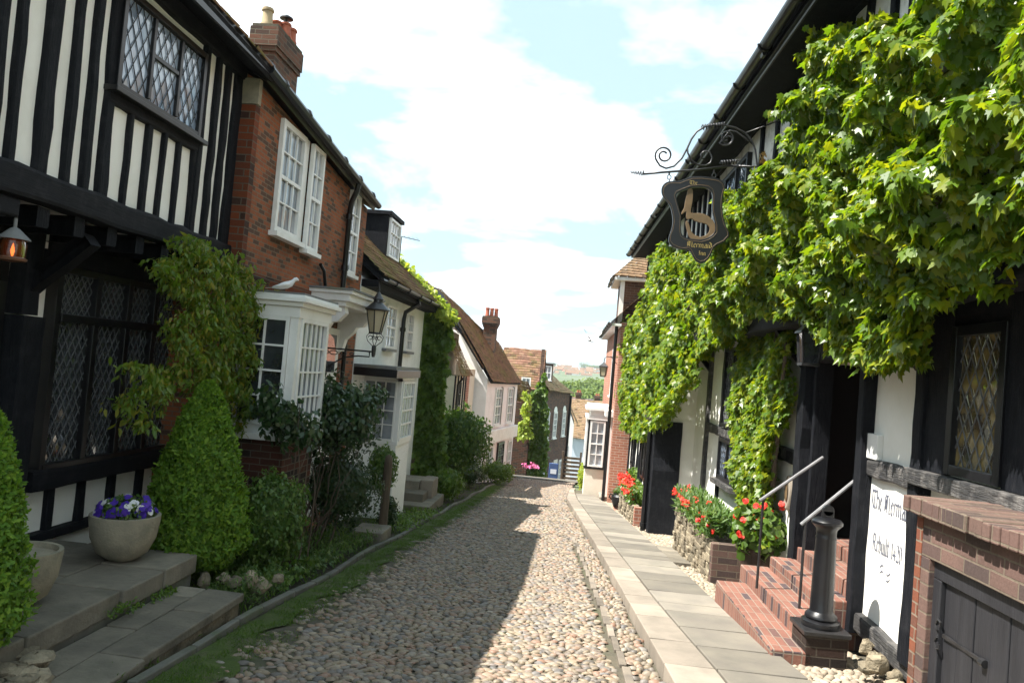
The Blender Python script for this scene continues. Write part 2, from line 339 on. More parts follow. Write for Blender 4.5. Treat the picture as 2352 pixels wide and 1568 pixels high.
M=Mt('lamp_flame'); M.base((.8,.3,.05)); M.b.inputs['Emission Color'].default_value=(1,.32,.06,1); M.b.inputs['Emission Strength'].default_value=3.; MT['flame']=M.m
M=Mt('amber_glass'); M.base((.16,.04,.012)).rough(.15); M.b.inputs['Transmission Weight'].default_value=.6; MT['amber']=M.m
M=Mt('frosted_glass'); M.base((.50,.44,.30)).rough(.35); M.b.inputs['Transmission Weight'].default_value=.25; MT['frost']=M.m
# ---------------------------------------------------------------- foliage
def half(R,fold=.25,curl=.25):
    L_=[(-x,y) for x,y in R]
    V=[(x,y,-fold*abs(x)-curl*y*y) for x,y in R]+[(x,y,-fold*abs(x)-curl*y*y) for x,y in L_]
    return np.array(V),len(R)
SHAPES={'maple':half([(0,.02),(.20,-.12),(.30,.06),(.58,.14),(.40,.34),(.44,.58),(.20,.55),(0,1.0)],.38,.42),
 'oval':half([(0,0),(.26,.25),(.24,.62),(0,1.0)],.2,.25),
 'leaflet':half([(0,0),(.19,.25),(.18,.6),(0,1.0)],.2,.35),
 'thin':half([(0,0),(.13,.3),(.10,.7),(0,1.0)],.2,.3),
 'spray':half([(0,0),(.3,.35),(.12,.5),(.2,.8),(0,1.0)],.1,.15),
 'petal':half([(0,0),(.45,.2),(.45,.75),(0,.95)],.15,.1),
 'blade':half([(0,0),(.05,.02),(.035,.6),(0,1.0)],.05,.35)}
def norm(a): return a/np.maximum(np.linalg.norm(a,axis=1,keepdims=True),1e-9)
def leaves(name,P,N,size,mat,parent=None,shape='oval',jit=.5,down=1.,up=None,rnd=None):
    T,K=SHAPES[shape]; n=len(P); P=np.asarray(P,float); size=np.broadcast_to(size,(n,))
    N=norm(norm(np.asarray(N,float))+rng.normal(0,jit,(n,3)))
    D=np.tile([0,0,-down],(n,1))+rng.normal(0,.45,(n,3))
    if up is not None: D=norm(np.asarray(up,float))+rng.normal(0,.3,(n,3))
    D=norm(D-N*np.sum(D*N,1,keepdims=True)); B=np.cross(N,D)
    V=P[:,None,:]+size[:,None,None]*(T[None,:,0:1]*B[:,None,:]+T[None,:,1:2]*D[:,None,:]+T[None,:,2:3]*N[:,None,:])
    base=(np.arange(n)*2*K)[:,None]
    F=np.concatenate([base+np.arange(K)[None,:],base+K+np.arange(K)[None,::-1]],1)
    r=rng.random(n) if rnd is None else np.asarray(rnd); 
    return npmesh(name,V.reshape(-1,3),F.ravel(),K,mat,parent,np.repeat(np.clip(r,0,1),2))
def vn(a,b,s=0):   # cheap smooth noise, 0..1
    v=np.sin(a*2.1+s)+np.sin(b*2.7+s*1.7+a*.9)+.7*np.sin(a*4.7+b*3.1+s*2.3)+.7*np.sin(b*5.9-a*3.7+s)+.45*np.sin(a*9.1-b*7.3+s*3)
    return np.clip(v/6.2+.5,0,1)
def inpoly(x,y,poly):
    c=np.zeros(len(x),bool); j=len(poly)-1
    for i in range(len(poly)):
        xi,yi=poly[i]; xj,yj=poly[j]
        k=((yi>y)!=(yj>y))&(x<(xj-xi)*(y-yi)/((yj-yi) or 1e-9)+xi); c^=k; j=i
    return c
def creeper(name,fr,poly,n,w0,wfun,size,mat,parent=None,shape='maple',jit=.55,edge=0.,upb=.5,depth=.25,gap=0.,srange=(.5,1.3)):
    pl=np.array(poly); lo,hi=pl.min(0),pl.max(0); U=[];Z=[]
    while sum(map(len,U))<n:
        u=rng.uniform(lo[0],hi[0],n*2); z=rng.uniform(lo[1],hi[1],n*2)
        k=inpoly(u+edge*(vn(u*3,z*3,1)-.5),z+edge*(vn(u*3,z*3,5)-.5),poly); k&=(vn(u*5.3,z*4.7,2.2)>gap)|(rng.random(len(u))<.12); U.append(u[k]);Z.append(z[k])
    u=np.concatenate(U)[:n]; z=np.concatenate(Z)[:n]
    w=w0+wfun(u,z); e=.04; wu=(wfun(u+e,z)-wfun(u-e,z))/(2*e); wz=(wfun(u,z+e)-wfun(u,z-e))/(2*e)
    d=np.array([fr.d[0],fr.d[1],0]); nn=np.array([fr.n[0],fr.n[1],0]); zz=np.array([0,0,1.])
    w=w-depth*rng.random(n)**2
    P=np.array([fr.o[0],fr.o[1],0])+u[:,None]*d+w[:,None]*nn+z[:,None]*zz
    N=nn-wu[:,None]*d-wz[:,None]*zz+np.array([0,0,upb])
    return leaves(name,P,N,size*rng.uniform(*srange,n),mat,parent,shape,jit)
def ball(c,R,n,bump=.16,s=1.,shell=.22,zmin=-1.):
    d=norm(rng.normal(size=(n*2,3))); d=d[d[:,2]>zmin][:n]; n=len(d)
    q=vn(d[:,0]*4+c[0],d[:,1]*4+d[:,2]*5,s)
    rad=(1-bump+2*bump*q)*(1-shell*rng.random(n)**1.6)
    return np.array(c)+d*np.array(R)*rad[:,None], norm(d/np.array(R)+np.array([0,0,.25]))
def lump(G_,c,R,m=0,n=14):
    pr=[(R[0]*math.sin(math.pi*(i+.02)/n),-R[2]*math.cos(math.pi*(i+.02)/n)) for i in range(n+1)]
    G_.lathe(pr,c,16,m,1,R[1]/R[0])
def stems(G_,base,top,n,r,spread=.15,m=0,k=5):
    for i in range(n):
        a=Vector(base)+Vector((random.gauss(0,spread*.4),random.gauss(0,spread*.4),0)); b=Vector(top)+Vector([random.gauss(0,spread) for _ in range(3)])
        pts=[a.lerp(b,t/k)+Vector([random.gauss(0,spread*.18) for _ in range(3)])*(t>0) for t in range(k+1)]
        G_.tube(pts,[r*(1-.6*t/k) for t in range(k+1)],5,m)
# ---------------------------------------------------------------- windows
def clip(poly,x0,x1,y0,y1):
    for ax,v,s in ((0,x0,1),(0,x1,-1),(1,y0,1),(1,y1,-1)):
        o=[]
        for i in range(len(poly)):
            a,b=poly[i-1],poly[i]; ia=(a[ax]-v)*s>=0; ib=(b[ax]-v)*s>=0
            if ia!=ib:
                t=(v-a[ax])/(b[ax]-a[ax]); o.append((a[0]+t*(b[0]-a[0]),a[1]+t*(b[1]-a[1])))
            if ib: o.append(b)
        poly=o
        if not poly: return []
    return poly
def diamonds(parent,fr,u0,u1,z0,z1,w,du,dz,gm,lw=.007,tilt=.03,cam_=None):
    gp,gl=G(),G(); nu=int((u1-u0)/du)+3; nz=int((z1-z0)/dz)+3
    for i in range(-1,nu):
        for j in range(-1,nz*2):
            cu=u0+i*du+(du/2 if j%2 else 0); cz=z0+j*dz/2
            p=clip([(cu-du/2,cz),(cu,cz-dz/2),(cu+du/2,cz),(cu,cz+dz/2)],u0,u1,z0,z1)
            if len(p)>2:
                a,b=random.gauss(0,tilt),random.gauss(0,tilt*.7)
                gp.poly([fr.p(u,w+a*(u-cu)+b*(z-cz),z) for u,z in p])
    for sgn in (1,-1):
        k=dz/du; c=z0-(u1-u0)*k
        while c<z1+(u1-u0)*k:
            f=(lambda u:c+(u-u0)*k) if sgn>0 else (lambda u:c-(u-u0)*k)
            ua,ub=u0,u1
            # intersect with z-range
            us=sorted([u0+(zz-c)/k*sgn for zz in (z0,z1)]); ua=max(u0,us[0]); ub=min(u1,us[1])
            if ub-ua>.01:
                za_,zb_=f(ua),f(ub); h=lw/2*math.hypot(1,k)
                gl.hexa([fr.p(ua,w+.004,za_-h),fr.p(ub,w+.004,zb_-h),fr.p(ub,w+.011,zb_-h),fr.p(ua,w+.011,za_-h),fr.p(ua,w+.004,za_+h),fr.p(ub,w+.004,zb_+h),fr.p(ub,w+.011,zb_+h),fr.p(ua,w+.011,za_+h)])
            c+=dz
    gp.build('leaded_pane',gm,parent); gl.build('lead_cames',cam_ or MT['cames'],parent)
def frame_rect(G_,fr,u0,u1,z0,z1,t,w0,w1,m=0,zt=None):
    zt=zt or t
    G_.box(fr,u0,u0+t,w0,w1,z0,z1,m); G_.box(fr,u1-t,u1,w0,w1,z0,z1,m); G_.box(fr,u0+t,u1-t,w0,w1-.002,z0,z0+zt,m); G_.box(fr,u0+t,u1-t,w0,w1-.002,z1-zt,z1,m)
def sash(parent,fr,u0,u1,z0,z1,cols,rows,w=0.,t=.05,bar=.016,mat='whitepaint',gm='glassreflect',sill=True,sillmat=None,mid=True,name='window'):
    g_=G(); frame_rect(g_,fr,u0,u1,z0,z1,t,w+.003,w+.055)
    for c in range(1,cols):
        u=u0+t+(u1-u0-2*t)*c/cols; g_.box(fr,u-bar/2,u+bar/2,w+.02,w+.042,z0+t,z1-t)
    for r in range(1,rows):
        z=z0+t+(z1-z0-2*t)*r/rows; h=bar/2 if not(mid and r==rows//2) else .022
        g_.box(fr,u0+t,u1-t,w+.018,w+(.044 if h<.02 else .05),z-h,z+h)
    f=g_.build(name,MT[mat],parent)
    p=G(); p.poly([fr.p(u0+t*.5,w+.012,z0+t*.5),fr.p(u1-t*.5,w+.012,z0+t*.5),fr.p(u1-t*.5,w+.012,z1-t*.5),fr.p(u0+t*.5,w+.012,z1-t*.5)]); p.build('pane',MT[gm],f)
    if sill: G().box(fr,u0-.05,u1+.05,w-.01,w+.10,z0-.055,z0-.001).build('sill',sillmat or MT[mat],f)
    return f
# ---------------------------------------------------------------- roofs and walls
def tile_roof(parent,A,B,C,D,mat,tw=.17,th=.11,name='roof',thick=.016,sag=.0,part=True):
    A,B,C,D=map(Vector,(A,B,C,D)); nrm=(B-A).cross(D-A).normalized()
    if nrm.z<0: nrm=-nrm
    nr=max(2,int((D-A).length/th)); nc=max(2,int(max((B-A).length,(C-D).length)/tw)); V=[];F=[];R=[]
    def P(s,t): 
        q=A.lerp(B,s).lerp(D.lerp(C,s),t); return q-nrm*(sag*4*s*(1-s)*(1-abs(2*t-1)*.3))+nrm*(.02*math.sin(s*9+t*5))
    for j in range(nr):
        off=.5*(j%2)
        for i in range(-1,nc+1):
            s0=max(0,(i+off)/nc); s1=min(1,(i+1+off)/nc)
            if s1-s0<.002: continue
            t0=j/nr; t1=min(1,(j+1.12)/nr); l=thick*(1+random.uniform(-.3,.6)); g1=(s1-s0)*.02
            a,b=P(s0+g1,t0),P(s1-g1,t0); c,d=P(s1-g1,t1),P(s0+g1,t1); dd=random.uniform(-.004,.004)
            n0=len(V); sk=random.uniform(-.008,.008)*(D-A).normalized()
            V+= [a+nrm*(l+dd)+sk,b+nrm*(l-dd)+sk,c+nrm*.003,d+nrm*.003,a-nrm*.004+sk,b-nrm*.004+sk]
            F+= [n0,n0+1,n0+2,n0+3, n0+4,n0+5,n0+1,n0]; r=random.random(); R+=[r,r*.6]
    o=npmesh(name,[tuple(v) for v in V],F,4,mat,parent,R)
    return o
def under(parent,A,B,C,D,mat,t=.05,name='eaves_board'):
    A,B,C,D=map(Vector,(A,B,C,D)); n=(B-A).cross(D-A).normalized(); 
    if n.z<0: n=-n
    g_=G(); o=n*.006; g_.hexa([A-n*t,B-n*t,C-n*t,D-n*t,A-o,B-o,C-o,D-o]); return g_.build(name,mat,parent)
def body(fr,u0,u1,dep,zg,ze,zr=None,off=.0,m=0):
    g_=G(); zr=zr if zr is not None else ze; pr=[(off,zg),(off,ze),(-dep/2,zr),(-dep,ze),(-dep,zg)]
    a=[fr.p(u0,w,z) for w,z in pr]; b=[fr.p(u1,w,z) for w,z in pr]
    g_.poly(a,m); g_.poly(b[::-1],m)
    for i in range(5): g_.poly([a[i],b[i],b[(i+1)%5],a[(i+1)%5]],m)
    return g_
def gutter(parent,fr,u0,u1,w,z,r=.055,mat='blackpaint',name='gutter'):
    g_=G(); n=8; vs=[]
    for u in (u0,u1):
        for k in range(n+1):
            a=math.pi+math.pi*k/n; vs.append(fr.p(u,w+r*math.cos(a),z+r*math.sin(a)))
        for k in range(n,-1,-1):
            a=math.pi+math.pi*k/n; vs.append(fr.p(u,w+(r-.006)*math.cos(a),z+(r-.006)*math.sin(a)))
    N=2*(n+1); g_.idx(vs,[(k,(k+1)%N,N+(k+1)%N,N+k) for k in range(N)]+[tuple(range(N)),tuple(range(2*N-1,N-1,-1))])
    u=u0+.6
    while u<u1:
        vs=[fr.p(u,w+(r+.008)*math.cos(math.pi+math.pi*k/n),z+(r+.008)*math.sin(math.pi+math.pi*k/n)) for k in range(n+1)]
        g_.tube(vs,.012,4); u+=1.1
    return g_.build(name,MT[mat],parent)
def pipe(parent,pts,r=.035,mat='blackpaint',name='drainpipe',coll=()):
    g_=G(); g_.tube(pts,r,10)
    for c in coll: g_.tube([Vector(c)-Vector((0,0,.04)),Vector(c)+Vector((0,0,.04))],r*1.35,10)
    return g_.build(name,MT[mat],parent,'auto')
def chimney(parent,x0,x1,y0,y1,z0,z1,mat,pots,name='chimney',capm=None,courses=3):
    g_=G(); F=WORLD; g_.box(F,y0,y1,x0,x1,z0,z1-.42)
    for i in range(courses):
        e=.03*(i+1); g_.box(F,y0-e,y1+e,x0-e,x1+e,z1-.42+.075*i+.001*i,z1-.42+.075*(i+1))
    e=.03*courses; zz=z1-.42+.075*courses; g_.box(F,y0-e-.02,y1+e+.02,x0-e-.02,x1+e+.02,zz+.001,z1-.05)
    c=g_.build(name,mat,parent)
    G().box(F,y0-e,y1+e,x0-e,x1+e,z1-.049,z1).build('mortar_cap',MT['mortar'],c)
    for (px,py,h,r,m,cowl) in pots:
        q=G(); q.lathe([(r*1.15,0),(r*1.15,.05),(r,.07),(r*.92,h*.8),(r*1.12,h*.84),(r*1.12,h*.92),(r*.98,h*.94),(r*.98,h),(r*.8,h),(r*.8,h*.7)],(px,py,z1),14)
        p=q.build('chimney_pot',MT[m],c,'auto')
        if cowl: G().lathe([(.02,h),(.02,h+.06),(r*1.35,h+.07),(r*1.3,h+.09),(r*.5,h+.13),(0.001,h+.14)],(px,py,z1),14).build('cowl',MT['iron'],p)
    return c
# ---------------------------------------------------------------- lettering (broad-nib strokes)
GL={'T':(.9,[[(.05,.95),(.85,.95)],[(.1,.9),(.1,.45),(.3,.1),(.8,.05)],[(.5,.92),(.5,.1)]]),
'h':(.62,[[(.1,1.05),(.1,.05)],[(.1,.55),(.3,.68),(.5,.55)],[(.5,.55),(.5,.1),(.38,-.15)]]),
'e':(.52,[[(.12,.55),(.12,.12)],[(.12,.12),(.28,0),(.45,.12)],[(.12,.58),(.3,.68),(.42,.52)],[(.42,.52),(.14,.34)]]),
'M':(1.15,[[(.1,.1),(.1,.85),(.25,.98)],[(.25,.95),(.5,.8)],[(.5,.95),(.5,.05)],[(.5,.85),(.78,.98)],[(.9,.9),(.9,.05),(1.02,.0)],[(.3,.75),(.3,.2)]]),
'r':(.48,[[(.12,.65),(.12,.03)],[(.14,.55),(.32,.68),(.44,.58)]]),
'm':(1.0,[[(.12,.66),(.12,.03)],[(.12,.52),(.28,.68),(.46,.56)],[(.46,.6),(.46,.03)],[(.46,.52),(.64,.68),(.8,.56)],[(.8,.6),(.8,.05),(.9,.02)]]),
'n':(.66,[[(.12,.66),(.12,.03)],[(.12,.52),(.28,.68),(.46,.56)],[(.46,.6),(.46,.05),(.56,.02)]]),
'a':(.58,[[(.12,.6),(.3,.68),(.44,.56)],[(.44,.62),(.44,.05),(.54,.02)],[(.12,.32),(.12,.1),(.26,0),(.44,.15)],[(.12,.34),(.44,.42)]]),
'i':(.3,[[(.12,.66),(.12,.05),(.22,.02)],[(.12,.86),(.16,.9)]]),
'd':(.6,[[(.12,.5),(.12,.12),(.28,0),(.44,.12)],[(.12,.52),(.44,.66)],[(.44,.7),(.44,.1)],[(.44,.7),(.1,1.02)]]),
'I':(.5,[[(.1,.9),(.4,.98)],[(.28,.95),(.28,.1)],[(.28,.1),(.08,.02)],[(.28,.5),(.1,.55)]]),
'R':(.85,[[(.15,.95),(.15,.03)],[(.15,.92),(.5,.98),(.62,.75)],[(.62,.75),(.55,.52),(.2,.5)],[(.4,.5),(.62,.1),(.78,.02)]]),
'b':(.58,[[(.12,1.05),(.12,.1)],[(.12,.1),(.28,0),(.44,.14)],[(.44,.14),(.44,.55),(.28,.68),(.12,.55)]]),
'u':(.62,[[(.12,.66),(.12,.1),(.26,0),(.44,.14)],[(.44,.66),(.44,.05),(.54,.02)]]),
'l':(.3,[[(.12,1.05),(.12,.06),(.22,.02)]]),'t':(.4,[[(.14,.92),(.14,.08),(.28,.02)],[(.02,.66),(.3,.66)]]),
'1':(.4,[[(.1,.75),(.22,.95)],[(.22,.95),(.22,.02)]]),'4':(.62,[[(.42,.95),(.06,.3)],[(.06,.3),(.56,.3)],[(.42,.6),(.42,.02)]]),
'2':(.56,[[(.08,.75),(.25,.97),(.45,.8)],[(.45,.8),(.4,.5),(.08,.05)],[(.08,.05),(.5,.05)]]),'0':(.6,[[(.1,.75),(.1,.2),(.28,0)],[(.28,0),(.48,.2),(.48,.75)],[(.48,.75),(.28,.97),(.1,.75)]]),' ':(.4,[])}
def letter_polys(txt,h,nib=.13,ang=42,sx=1.):
    out=[];x=0; n=(math.cos(math.radians(ang))*nib/2,math.sin(math.radians(ang))*nib/2)
    for ch in txt:
        wd_,st=GL[ch]
        for s in st:
            for a,b in zip(s[:-1],s[1:]):
                q=[(a[0]-n[0],a[1]-n[1]),(a[0]+n[0],a[1]+n[1]),(b[0]+n[0],b[1]+n[1]),(b[0]-n[0],b[1]-n[1])]
                out.append([((x+p[0])*h*sx,p[1]*h) for p in q])
        x+=wd_
    return out,x*h*sx
# ================================================================ THE GROUND
kinY,kinX=[-6,2,5.8,8.2,11.35,16.6,22.3,26,34],[1.05,.95,.83,.73,.6,.34,.05,.12,.4]
kouX=[1.5,1.38,1.23,1.06,.9,.62,.36,.30,.62]
pavY,pavX=[-6,3,6.22,8.71,12.1,16.8,21,24,28],[2.35,2.1,1.9,1.74,1.62,1.42,1.2,1.0,.9]
kin=lambda y:float(np.interp(y,kinY,kinX)); kou=lambda y:float(np.interp(y,kinY,kouX)); pav=lambda y:float(np.interp(y,pavY,pavX))
t=G()
ys=[-40,-10,0,10,20,33,45,60,95,200,500,1000,3000,7000]; xs=[-4000,-600,-100,-20,0,20,100,600,4000]
def tz(x,y):
    z=g(y)-.09
    if y>600: z+= 20*min(1,(y-600)/700)
    return z
for i in range(len(ys)-1):
    for j in range(len(xs)-1):
        q=[(xs[j],ys[i]),(xs[j+1],ys[i]),(xs[j+1],ys[i+1]),(xs[j],ys[i+1])]; t.poly([(a,b,tz(a,b)) for a,b in q])
tag(t.build('ground',MT['land']),'green land falling away beyond the old town',None,None,'structure')
def ribbon(name,lf,rf,y0,y1,mat,h,step=.5):
    q=G(); y=y0
    while y<y1-1e-6:
        y2=min(y1,y+step); q.poly([(lf(y),y,g(y)+h),(rf(y),y,g(y)+h),(rf(y2),y2,g(y2)+h),(lf(y2),y2,g(y2)+h)]); y=y2
    return q.build(name,mat)
tag(ribbon('garden_bed',lambda y:-6,lambda y:-2.40,-4,34,MT['soil'],-.02),'strip of soil in front of the left hand houses',None,None,'structure')
tag(ribbon('road_bed',lambda y:-2.42,kin,-6,33,MT['mortar'],-.022),'sandy mossy joints of the cobbled lane',None,None,'structure')
MT['moss']=surf('moss',(.04,.065,.014),(.075,.11,.022),9,.95,.9,60,.02,dirt=((.11,.095,.065),3.5,.85))
tag(ribbon('moss_strip',lambda y:-2.41,lambda y:-2.12+.07*math.sin(y*1.7)+.05*math.sin(y*4.1)+.04*math.sin(y*9.3),-4,30,MT['moss'],-.006,.15),'strip of bright moss between the edging stones and cobbles',None,None,'structure')
tag(ribbon('forecourt_bed',pav,lambda y:3.2,-6,33,MT['mortar'],.012),'mortar strip beside the inn wall',None,None,'structure')
far=G()
far.poly([(-2.6,32.6,g(32.6)+.02),(1.0,32.9,g(32.9)+.02),(1.0,33.6,g(33)+.02),(-2.6,33.5,g(33)+.02)])
y=33.6
while y<60: far.poly([(-2.2+(y-33)*.1,y,g(y)+.02),(2.4+(y-33)*.1,y,g(y)+.02),(2.4+(y+2-33)*.1,y+2,g(y+2)+.02),(-2.2+(y+2-33)*.1,y+2,g(y+2)+.02)]); y+=2
tag(far.build('lower_road',MT['flag']),'pale lower stretch of the lane past its crest',None,None,'structure')
def pebbles(name,pts,rx,ry,rz,mat,rings=3,seg=8,ang=None,rnd=None):
    n=len(pts); T=[(0,0,1.)]
    for i in range(1,rings+1):
        a=math.pi/2*i/rings*1.08
        for k in range(seg): T.append((math.sin(a)*math.cos(2*math.pi*k/seg),math.sin(a)*math.sin(2*math.pi*k/seg),math.cos(a)))
    T=np.array(T); K=len(T); F=[]
    for k in range(seg): F+= [0,1+k,1+(k+1)%seg,1+(k+1)%seg]
    F3=[]; tri=[]
    for k in range(seg): tri.append((0,1+k,1+(k+1)%seg))
    for i in range(rings-1):
        for k in range(seg):
            a,b=1+i*seg+k,1+i*seg+(k+1)%seg; tri.append((a,a+seg,b)); tri.append((b,a+seg,b+seg))
    tri=np.array(tri)
    pts=np.asarray(pts); a=(rng.normal(0,.35,n) if ang is None else ang); ca,sa=np.cos(a),np.sin(a)
    e_=rng.uniform(.72,1.25,n); sx=rx*e_*rng.uniform(.85,1.2,n); sy=ry*e_*rng.uniform(.85,1.15,n); sz=rz*rng.uniform(.7,1.3,n)
    lp=1+rng.normal(0,.10,(n,K)); X=T[None,:,0]*sx[:,None]*lp; Y=T[None,:,1]*sy[:,None]*lp; Z=T[None,:,2]*sz[:,None]*(1+rng.normal(0,.06,(n,K)))
    tx,ty=rng.normal(0,.12,n),rng.normal(0,.12,n)
    V=np.stack([pts[:,0:1]+X*ca[:,None]-Y*sa[:,None], pts[:,1:2]+X*sa[:,None]+Y*ca[:,None], pts[:,2:3]+Z+tx[:,None]*X+(ty[:,None]-.085)*Y],2)
    FF=(tri[None]+(np.arange(n)*K)[:,None,None]).reshape(-1)
    r=rng.random(n) if rnd is None else rnd
    return npmesh(name,V.reshape(-1,3),FF,3,mat,None,np.repeat(r,len(tri)),True)
def grid(y0,y1,lf,rf,sx,sy,mossf=None):
    o=[];y=y0;k=0
    while y<y1:
        x=lf(y)+(k%2)*sx/2; 
        while x<rf(y): o.append((x+random.gauss(0,sx*.13),y+random.gauss(0,sy*.13)+.04*math.sin(x*2.3+y))); x+=sx*random.uniform(.85,1.15)
        y+=sy;k+=1
    return np.array([(a,b,g(b)-.012) for a,b in o if a<rf(b)-.02])
chan=lambda y:kin(y)-.30
P1=grid(2.6,13,lambda y:-2.16,lambda y:chan(y)-.03,.069,.048); P2=grid(13,33,lambda y:-2.10,kin,.088,.072)
def mossy(P):   # fewer stones showing near the mossy left edge
    k=(P[:,0]<-1.7)&(rng.random(len(P))<.75*np.clip((-P[:,0]-1.7)*2.6,0,1)); P[:,2]-=.012*vn(P[:,0]*2.3,P[:,1]*1.9,4)+.004*rng.random(len(P)); return P[~k]
P1,P2=mossy(P1),mossy(P2)
tag(pebbles('road',P1,.0405,.0262,.0175,MT['cobble'],3,8),'cobbled lane of rounded brown and grey stones, near stretch',None,None,'structure')
tag(pebbles('road',P2,.049,.036,.019,MT['cobble'],2,6),'cobbled lane of small stones, far stretch downhill',None,None,'structure')
P3=grid(2.6,13,lambda y:chan(y)+.10,kin,.075,.062)
tag(pebbles('road',P3,.037,.03,.024,MT['cobble'],2,7),'narrow band of small cobbles beside the pale kerb',None,None,'structure')
c_=G(); y=2.6
while y<14:
    l=random.uniform(.3,.55); w=random.uniform(.05,.085); x0=chan(y)+random.uniform(-.01,.01); h=random.uniform(-.002,.006)
    if random.random()<.62: c_.hexa([(x0,y+.02,g(y)-.04),(x0+w,y+.02,g(y)-.04),(x0+w+random.uniform(-.01,.01),y+l,g(y+l)-.04),(x0,y+l,g(y+l)-.04),(x0,y+.02,g(y)+h),(x0+w,y+.02,g(y)+h),(x0+w,y+l,g(y+l)+h),(x0,y+l,g(y+l)+h)]); y+=l
MT['channel']=surf('channel_stone',(.22,.185,.145),(.14,.12,.10),5,.8,.6,25,.01,rv=.4)
tag(c_.build('drain_channel',MT['channel'],None,False,.006),'line of long flat stones set in the cobbles',None,None,'structure')
# kerb and pavement slabs (each cut stone its own block inside one paved surface)
def slabs(name,lf,rf,y0,y1,ln,h,mat,cross=1,gap=.008,thick=.12,bev=.008):
    q=G(); y=y0
    while y<y1:
        l=random.uniform(*ln); a=y+gap; b=y+l-gap; cuts=[0]+sorted(random.uniform(.35,.65) for _ in range(cross-1))+[1]
        for c0,c1 in zip(cuts[:-1],cuts[1:]):
            X=lambda yy,c:lf(yy)+(rf(yy)-lf(yy))*c; e=gap; d=[random.uniform(-.004,.004) for _ in range(4)]
            cs=[(X(a,c0)+e,a),(X(a,c1)-e,a),(X(b,c1)-e,b),(X(b,c0)+e,b)]
            q.hexa([(x,yy,g(yy)-thick) for x,yy in cs]+[(x,yy,g(yy)+h+d[i]) for i,(x,yy) in enumerate(cs)],0,random.random())
        y+=l
    return q.build(name,mat,None,False,bev)
tag(slabs('kerb',kin,kou,1.5,27,(.40,1.0),.09,MT['kerbstone'],1,.011),'broad pale kerb stones curving along the right of the lane',None,None,'structure')
tag(slabs('pavement',kou,pav,1.5,24.5,(.38,.68),.083,MT['flag'],1,.015),'narrow flagstone pavement beside the inn',None,None,'structure')
tag(ribbon('pavement_bed',lambda y:kin(y)+.03,pav,1.5,27,MT['mortar'],.045),'dark joints beneath the flagstones',None,None,'structure')
tag(slabs('garden_edging',lambda y:-2.50+.035*math.sin(y*1.7),lambda y:-2.41+.035*math.sin(y*1.7+.2),2,26,(.35,.9),.035,MT['edging'],1,.012,.1,.01),'low worn edging stones on the left of the lane',None,None,'structure')
P4=np.array([p for p in grid(3,24,lambda y:pav(y)+.04,lambda y:min(3.1,2.88-.03*y),.066,.056)]); P4[:,2]+=.03
tag(pebbles('forecourt',P4,.036,.028,.02,MT['pebble'],2,7),'rounded pale beach pebbles set along the foot of the inn',None,None,'structure')
fl=G()
for (x0,x1,y0,y1) in ((1.60,2.15,11.6,12.15),(1.60,2.2,12.17,12.8),(1.58,2.35,12.82,13.4),(2.2,2.5,12.2,12.8)):
    fl.hexa([(x,yy,g(yy)-.02) for x,yy in ((x0,y0),(x1,y0),(x1,y1),(x0,y1))]+[(x,yy,g(yy)+.075) for x,yy in ((x0,y0),(x1,y0),(x1,y1),(x0,y1))])
tag(fl.build('doorway_flags',MT['york'],None,False,.008),'group of grey green flags let into the pebbles',None,None,'structure')
# grass along the left edge and between cobbles
def grassy(n,xf,y0,y1,sz):
    y=y0+(y1-y0)*rng.random(n)**1.3; x=xf(y,n); z=np.array([g(v) for v in y])-.01
    k=vn(x*3,y*2.2,3)>.47; return np.stack([x,y,z],1)[k],sz*rng.uniform(.5,1.3,k.sum())
a,b=grassy(34000,lambda y,n:-2.20+rng.normal(0,.15,n),2.5,26,.028); a2,b2=grassy(9000,lambda y,n:rng.uniform(-3.7,-2.5,n),3,26,.08); a3,b3=grassy(5000,lambda y,n:-1.0+rng.normal(0,.5,n),3,24,.022)
a=np.concatenate([a,a2,a3]); b=np.concatenate([b,b2,b3])
o=leaves('grass',a,np.stack([rng.normal(size=len(a)),rng.normal(size=len(a)),.2*np.ones(len(a))],1),b,MT['grass'],None,'blade',.2,1.,np.stack([rng.normal(0,.5,len(a)),rng.normal(0,.5,len(a)),np.ones(len(a))],1))
tag(o,'bright green grass and moss along the edging stones of the lane','grass',None,'stuff')
# ================================================================ LEFT: black and white timbered house (A)
AU=-3.93; AL=-4.50; fU=FR(AU,0,0,1); fL=FR(AL,0,0,1); YE=8.27
A=thing('timbered_house','white and black close studded house with a jettied upper floor, nearest on the left','house',None,(AU,5,-.2))
zb,zt=2.64,4.76
G().box(fU,1.2,YE,-2.,0,zb,zt+.05).build('upper_wall',MT['plaster'],A)
G().box(fL,1.2,YE,-1.5,0,-.35,zb+.04).build('lower_wall',MT['plaster'],A)
def UA(x,y): return onX(x,y,AU)
wu0,wz0=UA(255,200)[0]-.02,UA(262,205)[1]; wu1=UA(448,300)[0]; wz1=UA(285,0)[1]+.1
for (px,py,w) in ((3,35,.075),(35,140,.078),(105,175,.145),(165,175,.085),(207,193,.09),(244,245,.125)):
    u,z=UA(px,py); G().timber(fU,(u+.012,zb),(u-.012,zt),w,.0,.045,.14).build('stud',MT['timber'],A)
for (px,py,w) in ((487,280,.10),(509,298,.11),(532,315,.17)):
    u,z=UA(px,py); G().timber(fU,(u,zb),(u,zt),w,.0,.045,.12).build('stud',MT['timber'],A)
u,z=UA(470,250); jr=G().timber(fU,(wu1+.05,zb),(wu1+.05,zt),.10,0,.05,.1).build('stud',MT['timber'],A)
for (px,py,w) in ((287,350,.06),(333,350,.08),(368,368,.062),(402,385,.07),(438,402,.10)):
    u,z=UA(px,py); G().timber(fU,(u,zb),(u,wz0-.04),w,.0,.04,.22).build('stud',MT['timber'],A)
